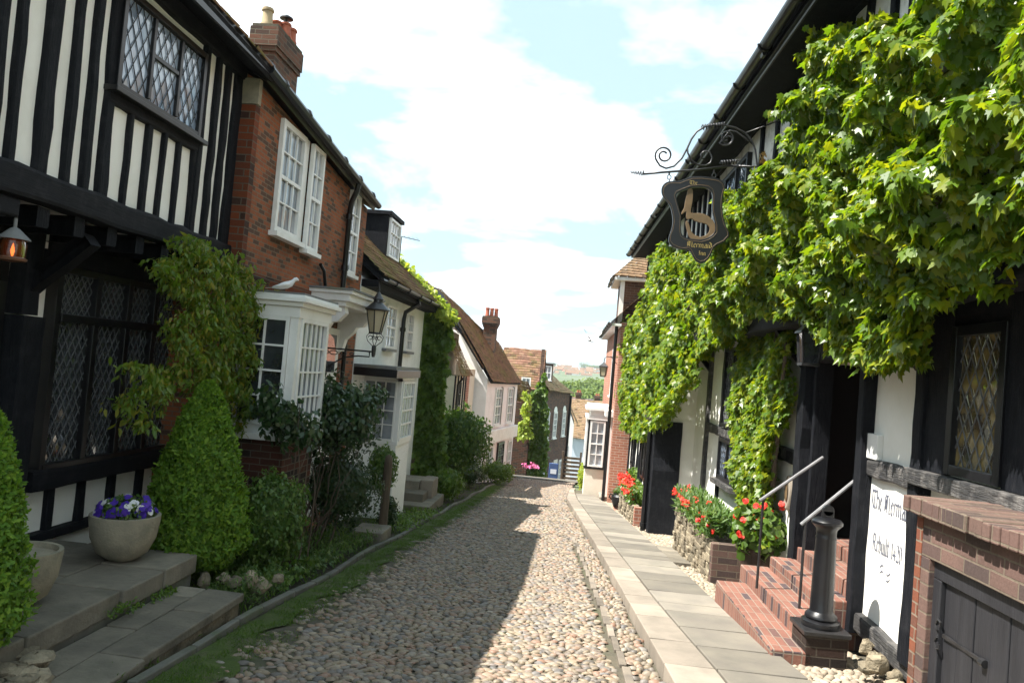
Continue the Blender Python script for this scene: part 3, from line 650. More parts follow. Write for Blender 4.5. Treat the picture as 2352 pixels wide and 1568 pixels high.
G().timber(fU,(wu0-.05,wz0-.07),(wu1+.1,wz0-.07),.13,0,.052,.08).build('window_rail',MT['beam'],A)
G().timber(fU,(1.2,zb+.03),(YE,zb+.0),.22,-.05,.09,.10).build('bressummer',MT['beam'],A)
G().timber(fU,(1.2,zb-.18),(5.05,zb-.17),.14,-.02,.05,.10).build('lower_jetty_beam',MT['beam'],A)
G().timber(fU,(1.2,zt-.02),(YE,zt-.1),.16,0,.07,.08).build('wall_plate',MT['beam'],A)
# upper window
win=G(); frame_rect(win,fU,wu0,wu1,wz0,wz1,.055,.01,.065); 
m1,m2=wu0+(wu1-wu0)*.34,wu0+(wu1-wu0)*.67
win.box(fU,m1-.022,m1+.022,.01,.06,wz0+.07,wz1-.07); win.box(fU,m2-.022,m2+.022,.01,.06,wz0+.07,wz1-.07); win.box(fU,m1+.022,m2-.022,.02,.055,(wz0+wz1)/2+.02,(wz0+wz1)/2+.06)
wf=win.build('window',MT['blackpaint'],A,False,.004)
MT['glasssky']=glassmat('sky_tinted_leaded_glass',(.17,.23,.33),tint=(.36,.43,.54),nsc=1.8); MT['darkcames']=surf('dark_lead',(.03,.035,.04),(.05,.055,.06),5,.5,0)  # blue base colour of the glass paints in a sky reflection
for a_,b_ in ((wu0+.055,m1-.022),(m1+.022,m2-.022),(m2+.022,wu1-.055)): diamonds(wf,fU,a_,b_,wz0+.07,wz1-.07,.03,(.115),.21,MT['glasssky'],.004,.025,MT['darkcames'])
G().box(fU,wu0-.08,wu1+.06,.0,.12,wz0-.05,wz0-.005).build('sill',MT['blackpaint'],wf,False,.006)
# jetty joist ends and brackets
for i,u in enumerate(np.arange(4.9,8.2,.42)):
    j_=G(); j_.timber(FR(AU+.03,u,-1,0),(0,2.46),(.62,2.46),.15,-.065,.065,.06); j_.build('joist_end',MT['timber'],A)
br=G(); br.timber(FR(AU-.02,5.95,-1,0),(-.02,2.40),(.55,1.9),.13,-.07,.07,.1); br.build('jetty_bracket',MT['timber'],A)
G().box(fL,5.9,8.2,.0,.03,2.33,2.62).build('soffit_plaster',MT['plaster'],A)
# ground floor window band
def LA(x,y): return onX(x,y,AL)
zs=LA(60,1085)[1]; zh=LA(105,620)[1]; zt1=LA(100,715)[1]; zt0=LA(100,735)[1]; uL=LA(70,1050)[0]
G().box(fL,uL-.1,YE,.0,.06,zh+.02,2.60).build('fascia_beam',MT['beam'],A)
G().timber(fL,(uL-.15,zs-.06),(YE,zs-.06),.18,.0,.15,.06).build('window_sill_beam',MT['beam'],A)
G().timber(fL,(uL-.4,-.12),(YE,-.12),.08,.0,.08,.10).build('sole_plate',MT['beam'],A)
for (px,py) in ((105,1160),(180,1130),(250,1110),(315,1095)):
    u=LA(px,py)[0]; G().timber(fL,(u,-.1),(u,zs-.12),.10,.0,.05,.12).build('foot_stud',MT['timber'],A)
bx=G(); us=[uL]+[LA(x,1040)[0] for x in (165,240,302,365)]
for u in us: bx.box(fL,u-.035,u+.035,.0,.11,zs+.03,zh+.02)
bx.box(fL,us[0]+.035,us[-1]-.035,.0,.125,zt0,zt1); bx.box(fL,us[0],us[-1],.0,.10,zh,zh+.06); bx.box(fL,us[0],us[-1],.0,.12,zs+.02,zs+.07)
wb=bx.build('window',MT['blackpaint'],A,False,.005)
for a_,b_ in zip(us[:-1],us[1:]):
    diamonds(wb,fL,a_+.035,b_-.035,zs+.07,zt0,.045,.092,.155,MT['glass'],.006,.07); diamonds(wb,fL,a_+.035,b_-.035,zt1,zh,.045,.08,.11,MT['glass'],.006,.05)
G().box(fL,us[-1]+.03,YE,.0,.05,zs,2.4).build('end_boarding',MT['blackpaint'],A)
u0p,u1p=onX(85,480,-4.32)[0],onX(130,480,-4.32)[0]; pf=FR(-4.32,0,0,1)
pp=G(); pp.timber(pf,(u0p+.1,-.2),(u0p+.12,1.75),.27,-.24,.0,.05); pp.timber(pf,(u0p+.1,1.76),(u0p+.1,2.5),.2,-.24,-.03,.05); pp.build('corner_post',MT['timber'],A)
dd=G(); dd.box(fL,1.2,u0p-.02,-.1,.02,-.15,2.6); dd.build('doorway',MT['darkroom'],A)  # flat dark sheet painted in for the shaded door recess
dr=G(); [dr.box(fL,u0p-.95+i*.15,u0p-.81+i*.15,.02,.05,-.14,2.0) for i in range(6)]; dr.build('door',MT['blackpaint'],A)
# roof of A
eo=.40; zeA=4.82
tile_roof(A,(AU+eo,1.,zeA+.12),(AU+eo,YE,zeA-.14),(-7.4,YE,6.9),(-7.4,1.,7.2),MT['tileA'],.2,.14,'roof')
under(A,(AU+eo,1.,zeA+.10),(AU+eo,YE-.002,zeA-.16),(-5.0,YE-.002,5.40),(-5.0,1.,5.65),MT['timber'],.10,'eaves_board')
G().box(FR(AU+eo-.02,0,0,1),1.,YE-.01,-.03,.0,zeA-.2,zeA-.06).build('fascia_board',MT['blackpaint'],A)
# lantern by the door
lx,lz=onX(30,565,-3.9); Lt=thing('wall_lantern','small lit copper lantern hanging by the left doorway','lantern',None,(-3.9,lx,lz))
G().lathe([(.012,.19),(.012,.13),(.03,.12),(.10,.055),(.105,.045),(.0,.05)],(-3.9,lx,lz),12).build('lantern_cap',MT['lead'],Lt,'auto')
G().lathe([(.075,.045),(.085,.0),(.08,-.08),(.07,-.085)],(-3.9,lx,lz),10).build('glass_body',MT['amber'],Lt,'auto')
G().lathe([(.08,-.075),(.095,-.085),(.09,-.1),(.02,-.11)],(-3.9,lx,lz),12).build('lantern_base',MT['copper'],Lt,'auto')
G().lathe([(.008,-.07),(.02,-.03),(.012,0),(.001,.03)],(-3.9,lx,lz),8).build('flame',MT['flame'],Lt)
G().tube([(-3.9,lx,lz+.18),(-3.9,lx,lz+.3),(-3.98,lx,lz+.34),(-4.2,lx,lz+.34)],.01,6).build('bracket',MT['iron'],Lt)
# terrace steps
st=thing('front_steps','two broad worn stone steps with a flagged terrace before the timbered house','steps',None,(-3.2,5,-.3))
def slabset(zt_,x0,x1,y0,y1,rows,tname,parent,th=.07,jag=.03):
    q=G(); n=len(rows)-1
    for a,b in zip(rows[:-1],rows[1:]):
        y=y0-random.random()*.3
        while y<y1:
            l=random.uniform(.55,1.0); ya=max(y,y0)+.006; yb=min(y+l,y1)-.006
            if y1-(y+l)<.2: yb=y1-.006; l=9
            if yb-ya>.05:
                d=[random.uniform(-.005,.005) for _ in range(4)]; c=[(x0+(x1-x0)*a+.006,ya),(x0+(x1-x0)*b-.006+random.uniform(-jag,0)*(b==1),ya),(x0+(x1-x0)*b-.006+random.uniform(-jag,0)*(b==1),yb),(x0+(x1-x0)*a+.006,yb)]
                q.hexa([(x,yy,zt_-th) for x,yy in c]+[(x,yy,zt_+d[i]) for i,(x,yy) in enumerate(c)],0,random.random())
            y+=l
    return q.build(tname,MT['york'],parent,False,.012)
slabset(-.15,-4.56,-3.05,2.2,6.55,(0,.33,.62,1),'upper_step',st,.15)
G().box(WORLD,2.2,6.5,-4.56,-3.10,-.5,-.302).build('upper_riser',MT['edging'],st)
slabset(-.33,-3.07,-2.50,2.6,6.25,(0,.42,1),'lower_step',st)
G().box(WORLD,2.6,6.2,-3.07,-2.535,-.8,-.402).build('lower_riser',MT['rubble'],st)
def onZ_(x,y,z):
    d=ray(x,y); t=(z-CZ)/d[2]; return (t*d[0],t*d[1],z)
# planters
def stone_bowl(name,label,c,r,h):
    o=G().lathe([(.35*r,0),(.42*r,.01),(.72*r,h*.18),(.92*r,h*.5),(1.0*r,h*.93),(1.0*r,h),(.88*r,h),(.85*r,h*.9),(.0,h*.86)],c,32).build(name,MT['stonebeige'],None,'auto'); tag(o,label,'planter'); return o
cx,cy=-3.53,6.15
stone_bowl('stone_planter','round stone bowl planter of pansies standing on the terrace',(cx,cy,-.145),.268,.365)
def flowerclump(name,label,cat,c,R,leafn,fl,leafm,lsz,fs,shape='oval',zmin=-.1,jitter=.8):
    T_=thing(name,label,cat,None,(c[0],c[1],c[2])); p,n=ball(c,R,leafn,.25,random.random()*9,.7,zmin); leaves('foliage',p,n,lsz*rng.uniform(.6,1.2,len(p)),MT[leafm],T_,shape,.8)
    for (mn,k) in fl:
        for i in range(k):
            d=Vector((random.gauss(0,1),random.gauss(0,1)-.3,random.gauss(.5,.6))).normalized(); q=Vector(c)+Vector((d.x*R[0],d.y*R[1],abs(d.z)*R[2]))*random.uniform(.85,1.1)
            a=np.linspace(0,2*math.pi,6)[:5]; nn=Vector((d.x,d.y-.3,d.z+.3)).normalized()
            t1=nn.orthogonal().normalized(); t2=nn.cross(t1); ups=np.array([t1*math.cos(x)+t2*math.sin(x) for x in a]); 
            leaves('flower',np.tile(q,(5,1)),np.tile(nn,(5,1)),fs*random.uniform(.8,1.2),MT[mn],T_,'petal',.12,1.,ups)
    return T_
flowerclump('pansies','purple and white pansies filling the stone bowl','flowers',(cx,cy,.235),(.22,.22,.14),700,[('purple',40),('white',14)],'leafshrub',.045,.036,zmin=-.1)
stone_bowl('stone_planter','stone bowl planter half hidden behind the left conifer',(onZ_(38,1388,-.15)),.24,.36)
# conifers
def cone(name,label,bx,by,zb_,h,r,n,s=.055):
    T_=thing(name,label,'conifer',None,(bx,by,zb_)); z=rng.random(n)**.8; prof=lambda t:np.clip((1-t)**.62*(.55+.45*np.clip(t*7,0,1)),.02,1)
    a=rng.uniform(0,2*math.pi,n); rr=r*prof(z)*(.84+.26*vn(a*3,z*9,2)+.14*vn(a*9,z*24,5))*(1-.20*rng.random(n)**1.5+.10*rng.random(n)**8)
    P=np.stack([bx+rr*np.cos(a),by+rr*np.sin(a),zb_+z*h],1); N=np.stack([np.cos(a),np.sin(a),.35+.3*z],1)
    up=np.stack([np.cos(a)*.8,np.sin(a)*.8,np.ones(n)*.9],1); leaves('foliage',P,N,s*rng.uniform(.6,1.3,n),MT['leafbox'],T_,'spray',.6,1.,up)
    q=G(); t_=np.linspace(0,.97,14); q.lathe([(float(r*.84*prof(np.array(x))),float(x*h)) for x in t_],(bx,by,zb_),16); q.build('inner_foliage',MT['leafbox'],T_,True)
    return T_
c0=onY(440,1285,7.0); cone('clipped_conifer','tall clipped cone conifer to the right of the pansy bowl',c0[0],7.0,c0[1]-.05,1.66,.52,24000,.048)
c1=onY(-30,1450,4.1); cone('clipped_conifer','clipped conifer cut off by the left edge beside the steps',c1[0]-.10,4.1,c1[1]-.1,1.28,.30,11000,.042)
def bush(name,label,cat,c,R,n,mat,lsz,shape='oval',stem=None,core=True,s=None,parts=()):
    T_=thing(name,label,cat,None,(c[0],c[1],c[2]-R[2])); p,nn=ball(c,R,n,.30,random.random()*9 if s is None else s,.5)
    leaves('foliage',p,nn,lsz*rng.uniform(.6,1.25,len(p)),MT[mat],T_,shape,.6)
    if core: q=G(); lump(q,c,(R[0]*.7,R[1]*.7,R[2]*.7)); q.build('inner_foliage',MT[mat],T_,True)
    if stem: q=G(); stems(q,stem[0],stem[1],stem[2],stem[3],stem[4]); q.build('stems',MT['bark'],T_,True)
    return T_
c=onY(622,1190,7.7); bush('round_shrub','dense rounded green shrub between the conifer and the brick bay','shrub',(c[0],7.7,c[1]),(.34,.34,.44),9000,'leafshrub',.045)
# rubble edging & rocks
def rocks(name,label,pts,sz,mat='rubble'):
    T_=thing(name,label,'rocks',None,pts[0])
    for p in pts:
        q=G(); R=[sz*random.uniform(.6,1.3) for _ in range(3)]; q.lathe([(R[0]*math.sin(math.pi*i/6+.01)*random.uniform(.85,1.1),-R[2]*.7*math.cos(math.pi*i/6)) for i in range(7)],p,8,0,1,random.uniform(.6,1.2),random.random()*3); q.v=[tuple(p[k]+(v[k]-p[k])*(1+random.gauss(0,.09))+random.gauss(0,.06)*sz for k in range(3)) for v in q.v]; q.build('stone',MT[mat],T_,'auto',.012)
    return T_
rocks('rockery_stones','rough pale stones edging the bed below the cone conifer',[(-3.0+.14*i+random.uniform(-.04,.04),6.6+random.uniform(-.1,.1),-.36+random.uniform(-.03,.06)) for i in range(5)]+[(-2.6,6.75,-.42)],.085)
rocks('rubble_stones','weathered rubble stones at the bottom left beside the lower step',[tuple(Vector(onZ_(8+26*(i%4)+random.uniform(-6,6),1500+24*(i//4),-.26))+Vector((0,0,random.uniform(-.05,.03)))) for i in range(16)],.075)
def low(name,label,cat,x0,x1,y0,y1,h,n,mat,sz,shape='oval',zo=0.):
    x=rng.uniform(x0,x1,n);y=rng.uniform(y0,y1,n); q=vn(x*5,y*4,x0)
    z=np.array([g(v) for v in y])+zo+h*q*rng.random(n)**.5; T_=leaves(name,np.stack([x,y,z],1)[q>.3],np.tile([.15,-.2,1.],((q>.3).sum(),1)),sz*rng.uniform(.5,1.3,(q>.3).sum()),MT[mat],None,shape,.7)
    return tag(T_,label,cat)
low('heather_clump','straggly mauve green plant spilling over by the end of the lower step','plant',-2.95,-2.5,6.35,7.3,.42,2600,'leafshrub',.035,'thin')
low('ground_cover','leafy ground cover in front of the round shrub','ground cover',-3.6,-2.55,7.2,9.2,.30,4500,'leafshrub',.05)['kind']='stuff'
low('ferny_growth','ferny green growth below the rose bush','ground cover',-3.6,-2.55,8.8,11.0,.34,3600,'leafshrub',.055,'thin')['kind']='stuff'
low('step_weeds','small weeds growing in the joint between the two steps','weeds',-3.1,-2.98,5.2,6.1,.10,350,'leafivy',.03,'oval',.16)
low('verge_weeds','low weeds beside the far white bay','weeds',-3.0,-2.4,12.2,15.5,.2,1500,'leafivy',.05)
# ================================================================ LEFT: red brick house (B)
BX=-3.75; fB=FR(BX,0,0,1); B=thing('brick_house','orange red brick house with white sash windows and a big chimney','house',None,(BX,10.5,-.9))
YB0,YB1=8.27,13.07; ze0,ze1=4.62,4.20
def bodyslope(fr,u0,u1,dep,zg,a,b,rise):
    q=G(); A_=[fr.p(u0,w,z) for w,z in ((0,zg),(0,a),(-dep/2,a+rise),(-dep,a),(-dep,zg))]; B_=[fr.p(u1,w,z) for w,z in ((0,zg),(0,b),(-dep/2,b+rise),(-dep,b),(-dep,zg))]
    q.poly(A_);q.poly(B_[::-1]); [q.poly([A_[i],B_[i],B_[(i+1)%5],A_[(i+1)%5]]) for i in range(5)]; return q
bodyslope(fB,YB0,YB1-.03,6.2,-1.3,ze0-.02,ze1-.02,1.6).build('wall',MT['brickB'],B)
G().box(fB,YB0-.02,YB0+.10,-.35,.025,2.3,ze0-.1).build('quoin',MT['brickQ'],B)
G().box(fB,YB0-.03,YB0+.05,-.33,.05,ze0-.30,ze0-.02).build('corbel_stone',MT['stonebeige'],B)
sc_=G(); sc_.box(fB,YB0+.1,YB1,.0,.028,2.44,2.50); sc_.box(fB,YB0+.1,YB1,.0,.02,2.36,2.44); sc_.build('string_course',MT['brickQ'],B)
tile_roof(B,(BX+.16,YB0+.02,ze0+.07),(BX+.16,YB1-.02,ze1+.06),(-6.9,YB1-.02,ze1+1.95),(-6.9,YB0+.02,ze0+1.8),MT['tileA'],.18,.13,'roof')
under(B,(BX+.155,YB0,ze0+.045),(BX+.155,YB1-.03,ze1+.035),(-5,YB1-.03,ze1+.75),(-5,YB0,ze0+.7),MT['blackpaint'],.09,'eaves_board')
# gutter following the sag
gq=G()
for z,o_,r in ((0,0,.05),):
    gq.tube([(BX+.20,YB0-.15,ze0+.05),(BX+.20,YB1-.06,ze1+.03)],.055,8)
for i in range(6):
    t_=(i+.3)/6; gq.tube([(BX+.20,YB0+(YB1-YB0)*t_,ze0+.05+(ze1-ze0)*t_),(BX+.20,YB0+(YB1-YB0)*t_+.05,ze0+.045+(ze1-ze0)*t_)],.066,8)
gq.build('gutter',MT['blackpaint'],B)
def PB(x,y): return onX(x,y,BX)
s1=sash(B,fB,9.02,9.82,3.06,4.42,3,4,0,.07,.018,sill=False,name='window')
G().box(fB,8.97,9.93,0,.11,3.0,3.057).build('sill',MT['whitepaint'],s1); G().box(fB,9.86,9.98,0,.03,3.06,4.42).build('reveal',MT['whitepaint'],s1)
sash(B,fB,10.0,10.47,3.0,4.40,2,4,.04,.055,.018,name='window')
sash(B,fB,11.98,12.5,2.95,4.26,2,4,.0,.06,.018,name='window')
tb=[( BX+.10,11.8,4.1),(BX+.10,11.85,3.9),(BX+.10,12.1,2.6)]
pipe(B,[(BX+.20,11.75,4.30),(BX+.18,11.76,4.2),(BX+.10,11.8,4.02),(BX+.07,11.85,3.9),(BX+.07,11.85,2.55)],.042,coll=[(BX+.07,11.85,3.8),(BX+.07,11.85,3.0)])
pipe(B,[(BX+.06,10.75,2.9),(BX+.07,10.9,2.83),(BX+.07,11.0,2.65),(BX+.07,11.05,2.5)],.025,name='vent_pipe')
chimney(B,-5.33,-4.98,11.5,12.5,4.5,6.62,MT['brickC'],[(-5.2,11.62,.30,.085,'potbuff',False),(-5.14,11.85,.20,.08,'terracotta',False),(-5.03,11.95,.22,.08,'terracotta',True),(-5.06,12.25,.26,.09,'terracotta',False)],courses=1)
# bay window of B
bay=B
BF=-3.08; yb0,yb1=8.42,9.50; zb0,zb1=.72,2.02
fS=FR(0,yb0,1,0); fF=FR(BF,0,0,1)
G().box(WORLD,yb0+.04,yb1-.04,BX,BF-.05,-1.2,zb0-.07).build('bay_base',MT['brickD'],bay)
q=G(); q.box(WORLD,yb0-.04,yb1+.04,BX,BF+.04,zb0-.07,zb0); q.box(WORLD,yb0,yb1,BX,BF-.0,zb0+.001,zb0+.10); q.build('bay_sill',MT['whitepaint'],bay,False,.006)
q=G(); q.box(WORLD,yb0-.02,yb1+.02,BX,BF+.02,zb1,zb1+.12); q.box(WORLD,yb0-.06,yb1+.06,BX,BF+.06,zb1+.121,zb1+.17); q.box(WORLD,yb0-.11,yb1+.11,BX,BF+.11,zb1+.171,zb1+.22); q.box(WORLD,yb0-.08,yb1+.08,BX,BF+.08,zb1+.221,zb1+.25); q.build('bay_cornice',MT['whitepaint'],bay,False,.006)
G().box(WORLD,yb0-.07,yb1+.07,BX,BF+.07,zb1+.251,zb1+.275).build('lead_top',MT['lead'],bay)
for (ya,xa) in ((yb0+.04,BF-.04),(yb1-.04,BF-.04)): G().box(WORLD,ya-.045,ya+.045,xa-.045,xa+.045,zb0+.1,zb1).build('corner_mullion',MT['whitepaint'],bay)
sash(bay,FR(0,yb0+.03,1,0),BX+.02,BF-.09,zb0+.1,zb1,2,4,0,.04,.022,sill=False,mid=False,gm='glass')
sash(bay,FR(BF-.03,0,0,1),yb0+.09,yb1-.09,zb0+.1,zb1,5,4,0,.04,.02,sill=False,mid=False,gm='glassreflect')
cu=G()
for k in range(9): cu.tube([(BX+.08+k*.06,yb0+.12,zb0+.12),(BX+.08+k*.06,yb0+.12,1.5)],.028,6)
cu.build('curtains',MT['feather'],bay,True)
# door hood with console, door
hd=G(); y0,y1=10.55,12.3
hd.box(WORLD,y0,y1,BX,BX+.62,2.50,2.55); hd.box(WORLD,y0+.03,y1-.03,BX,BX+.58,2.40,2.499); hd.box(WORLD,y0+.07,y1-.07,BX,BX+.52,2.33,2.399)
H_=hd.build('door_hood',MT['whitepaint'],B,False,.006)
for y in (y0+.15,y1-.32):
    q=G(); pr=[(0,2.33),(.48,2.33),(.5,2.24),(.40,2.12),(.30,2.1),(.26,2.02),(.14,1.9),(.10,1.72),(0,1.66)]
    a_=[(BX+w,y,z) for w,z in pr]; b_=[(BX+w,y+.15,z) for w,z in pr]; q.poly(a_);q.poly(b_[::-1]); [q.poly([a_[i],b_[i],b_[(i+1)%9],a_[(i+1)%9]]) for i in range(9)]; q.build('console',MT['whitepaint'],H_,False,.01)
G().box(WORLD,y0-.02,y1+.02,BX,BX+.64,2.551,2.58).build('lead_top',MT['lead'],H_)
q=G(); q.box(fB,11.15,12.0,.0,.05,-.75,2.05); q.build('door_case',MT['whitepaint'],B); q=G(); q.box(fB,11.25,11.9,.051,.07,-.7,1.3); q.build('door',MT['whitepaint'],B,False,.01)
q=G(); q.poly([fB.p(11.3,.053,1.38),fB.p(11.85,.053,1.38),fB.p(11.85,.053,1.95),fB.p(11.3,.053,1.95)]); q.build('fanlight',MT['glass'],B)
pipe(B,[(BX+.07,12.25,2.3),(BX+.07,12.27,-1.0)],.035)
# street lantern on bracket
lx_,lz_=onX(862,765,-3.02); Ln=thing('street_lamp','black Victorian lantern on a scrolled wall bracket at the corner of the brick house','street lamp',None,(-3.02,lx_,lz_))
cl=(-3.02,lx_,lz_); zz=lz_
def taper(r0,r1,z0,z1,n,m): return G().lathe([(r0,z0),(r1,z1)],cl,n,0,1,1,math.pi/6)
G().lathe([(.085,0),(.155,.34)],cl,6,0,1,1,math.pi/6).build('lantern_glass',MT['frost'],Ln)
q=G()
for k in range(6):
    a=2*math.pi*k/6+math.pi/6; q.tube([(cl[0]+.09*math.cos(a),cl[1]+.09*math.sin(a),zz),(cl[0]+.162*math.cos(a),cl[1]+.162*math.sin(a),zz+.35)],.010,5)
for r,z in ((.092,0),(.165,.345)): q.tube([(cl[0]+r*math.cos(2*math.pi*k/6+math.pi/6),cl[1]+r*math.sin(2*math.pi*k/6+math.pi/6),zz+z) for k in range(6)],.013,5,0,True)
q.build('lantern_frame',MT['iron'],Ln)
G().lathe([(.185,.34),(.19,.355),(.12,.42),(.075,.46),(.07,.50),(.085,.51),(.05,.56),(.03,.60),(.015,.62),(.022,.65),(.008,.68),(.003,.74)],cl,12).build('lantern_roof',MT['iron'],Ln,'auto')
q=G()
for s in (-1,1):
    for k in range(2):
        dxx,dyy=(1,0) if k else (0,1); q.tube([(cl[0]+s*dxx*r,cl[1]+s*dyy*r,zz+z) for r,z in ((.085,.0),(.13,-.05),(.11,-.12),(.03,-.19),(.0,-.21))],.006,5)
        q.tube([(cl[0]+s*dxx*(.07+.03*math.cos(a)),cl[1]+s*dyy*(.07+.03*math.cos(a)),zz-.07+.03*math.sin(a)) for a in np.linspace(0,5,10)],.006,4)
q.build('cradle',MT['iron'],Ln)
q=G(); q.tube([(BX,lx_,zz-.28),(cl[0]+.02,lx_,zz-.28)],.014,6); q.lathe([(.02,-.36),(.03,-.32),(.035,-.25),(.035,-.20),(.02,-.18)],cl,8)
q.tube([(BX,lx_,zz-.68),(BX+.1,lx_,zz-.52),(BX+.28,lx_,zz-.40),(BX+.5,lx_,zz-.36),(cl[0]-.06,lx_,zz-.36),(cl[0]-.06,lx_,zz-.29)],.012,6)
for (ox,r) in ((.12,.06),(.27,.045),(.40,.03)): q.tube([(BX+ox+r*math.cos(a),lx_,zz-.34-ox*.0+r*.5*math.sin(a)) for a in np.linspace(0,6.28,14)[:-1]],.008,5,0,True)
q.box(fB,lx_-.02,lx_+.02,.0,.02,zz-.75,zz-.2); q.build('wall_bracket',MT['iron'],Ln,'auto')
# doves
def dove(name,label,c,fl=False,rot=0.,s=1.):
    T_=thing(name,label,'bird',None,c); R=Matrix.Rotation(rot,3,'Z')
    def tr(v): v=R@(Vector(v)*s); return (c[0]+v.x,c[1]+v.y,c[2]+v.z)
    q=G(); q.tube([tr(v) for v in ((-.24,0,.04),(-.16,0,.055),(-.08,0,.085),(0,0,.11),(.07,0,.145),(.11,0,.19),(.135,0,.225),(.165,0,.235),(.19,0,.225),(.21,0,.215))],[x*s for x in (.012,.028,.055,.068,.058,.036,.032,.034,.018,.004)],10); q.build('body',MT['feather'],T_,True)
    if not fl:
        for sy in (-1,1):
            q=G(); q.tube([tr(v) for v in ((.06,sy*.05,.13),(-.02,sy*.066,.115),(-.12,sy*.05,.085),(-.23,sy*.02,.06))],[x*s for x in (.018,.032,.026,.004)],8); q.build('wing',MT['feather'],T_,True)
        q=G(); [q.tube([tr((.0,sy*.02,.06)),tr((.005,sy*.02,0))],.005*s,5) for sy in (-1,1)]; q.build('legs',MT['terracotta'],T_)
    else:
        for sy in (-1,1):
            q=G(); tips=[(-.05,sy*.10,.20),(-.02,sy*.24,.36),(-.10,sy*.34,.42),(-.16,sy*.28,.30),(-.15,sy*.15,.18),(-.10,sy*.04,.12)]
            q.poly([tr((.05,sy*.04,.13))]+[tr(v) for v in tips]); q.build('wing',MT['greyfeather'] if sy>0 else MT['feather'],T_)
    q=G(); q.poly([tr(v) for v in ((-.2,-.02,.05),(-.34,-.05,.02),(-.36,0,.02),(-.34,.05,.02),(-.2,.02,.05))]); q.build('tail',MT['feather'],T_)
yd=onX(660,672,-3.2)[0]; dove('white_dove','white dove perched on the roof of the brick house bay window',(-3.22,yd,zb1+.275),False,.35,.62)
d1=onY(1355,775,14); dove('flying_dove','grey and white dove in flight low in the sky above the lane',(d1[0],14,d1[1]-.1),True,2.2,.62)
# climbers, roses on the left
poly=[onX(x,y,-3.7) for x,y in ((330,560),(420,555),(470,560),(500,600),(560,640),(600,660),(640,720),(655,800),(670,835),(640,880),(600,900),(590,960),(560,1000),(520,985),(470,930),(440,900),(380,880),(350,915),(290,925),(262,900),(270,860),(330,830),(375,790),(370,720),(345,680),(330,610))]
wv=thing('wisteria_climber','leafy climber sprawling over the corner between timbered and brick houses','climbing plant',None,(-3.8,8,-.5))
creeper('foliage',FR(-3.74,0,0,1),[(a,b) for a,b in poly],15500,.08,lambda u,z:.02+.26*vn(u*5,z*5,4),.066,MT['leafwist'],wv,'leaflet',.8,.55,.5,.2,.36)
q=G()
for i in range(9):
    pts=[(-3.72+random.uniform(-.05,.1),8.1+i*.09,-.6)]; 
    for k in range(1,7): pts.append((-3.75+random.uniform(-.08,.12),8.1+i*.09+random.gauss(0,.12)*k*.5,-.6+k*.5))
    q.tube(pts,.012,5)
q.build('stems',MT['bark'],wv,True)
c=onY(765,950,9.9)
rb=thing('rose_bush','tall dark leaved rose bush with bare stems before the white bay','rose bush',None,(c[0],9.9,-.9))
for nm,(px,py,Y,R,n) in {'a':(755,955,9.9,(.66,.48,.50),6800),'b':(680,985,8.3,(.28,.22,.22),900),'c':(805,950,10.1,(.32,.3,.36),1700),'d':(712,830,9.8,(.15,.15,.36),380),'h':(650,950,8.1,(.20,.18,.16),600),'e':(618,930,7.9,(.17,.15,.25),450),'f':(700,905,9.9,(.24,.2,.25),700),'g':(865,905,10.2,(.16,.18,.16),200)}.items():
    X_,Z_=onY(px,py,Y); p,nn=ball((X_,Y,Z_),R,n,.35,len(nm)+px,.8); leaves('foliage',p,nn,.07*rng.uniform(.6,1.25,len(p)),MT['leafrose'],rb,'oval',.7)
q=G(); stems(q,(c[0]-.1,9.8,-.85),(c[0],9.8,.5),13,.014,.24); stems(q,(c[0],9.8,.5),(c[0]-.35,9.7,1.7),3,.008,.12); q.build('stems',MT['bark'],rb,True)
q=G(); stems(q,(-2.85,8.25,-.7),(-2.87,8.25,.8),6,.010,.2); q.build('stems',MT['bark'],rb,True)
for px,py in ((728,873),(668,905)):
    X_,Z_=onY(px,py,9.75); nn=Vector((0,-1,.5)).normalized(); t1=nn.orthogonal().normalized(); t2=nn.cross(t1)
    leaves('bloom',np.tile((X_,9.55,Z_),(8,1)),np.tile(nn,(8,1)),.035,MT['red'],rb,'petal',.5,1.,np.array([t1*math.cos(a)+t2*math.sin(a) for a in np.linspace(0,5.5,8)]))
c=onY(780,1120,10.2); bush('dark_shrub','dark shrub in the shade under the rose bush','shrub',(c[0],10.2,c[1]),(.52,.42,.50),5600,'leafrose',.05)
c=onY(850,1090,11.2); bush('variegated_shrub','pale leaved shrub against the white painted bay base','shrub',(c[0],11.9,c[1]),(.22,.3,.36),3400,'leafshrub',.045)
c=onY(905,1170,13.0); bush('small_bush','small dark bush at the foot of the white bay','shrub',(c[0],12.6,c[1]),(.16,.2,.3),900,'leafrose',.06,core=False)
pz=onY(880,1200,11.6); q=G(); q.tube([(pz[0],11.6,-1.05),(pz[0]-.0,11.6,.12),(pz[0],11.6,.20),(pz[0],11.6,.23)],[.065,.062,.05,.02],10); tag(q.build('wooden_post',MT['woodpost'],None,'auto'),'round topped weathered wooden post by the front gate','post')
q=G(); q.box(WORLD,10.9,11.5,-2.95,-2.5,g(11)-.1,g(11)+.15); tag(q.build('stone_step',MT['york'],None,False,.015),'single low stone step below the wooden post','step')
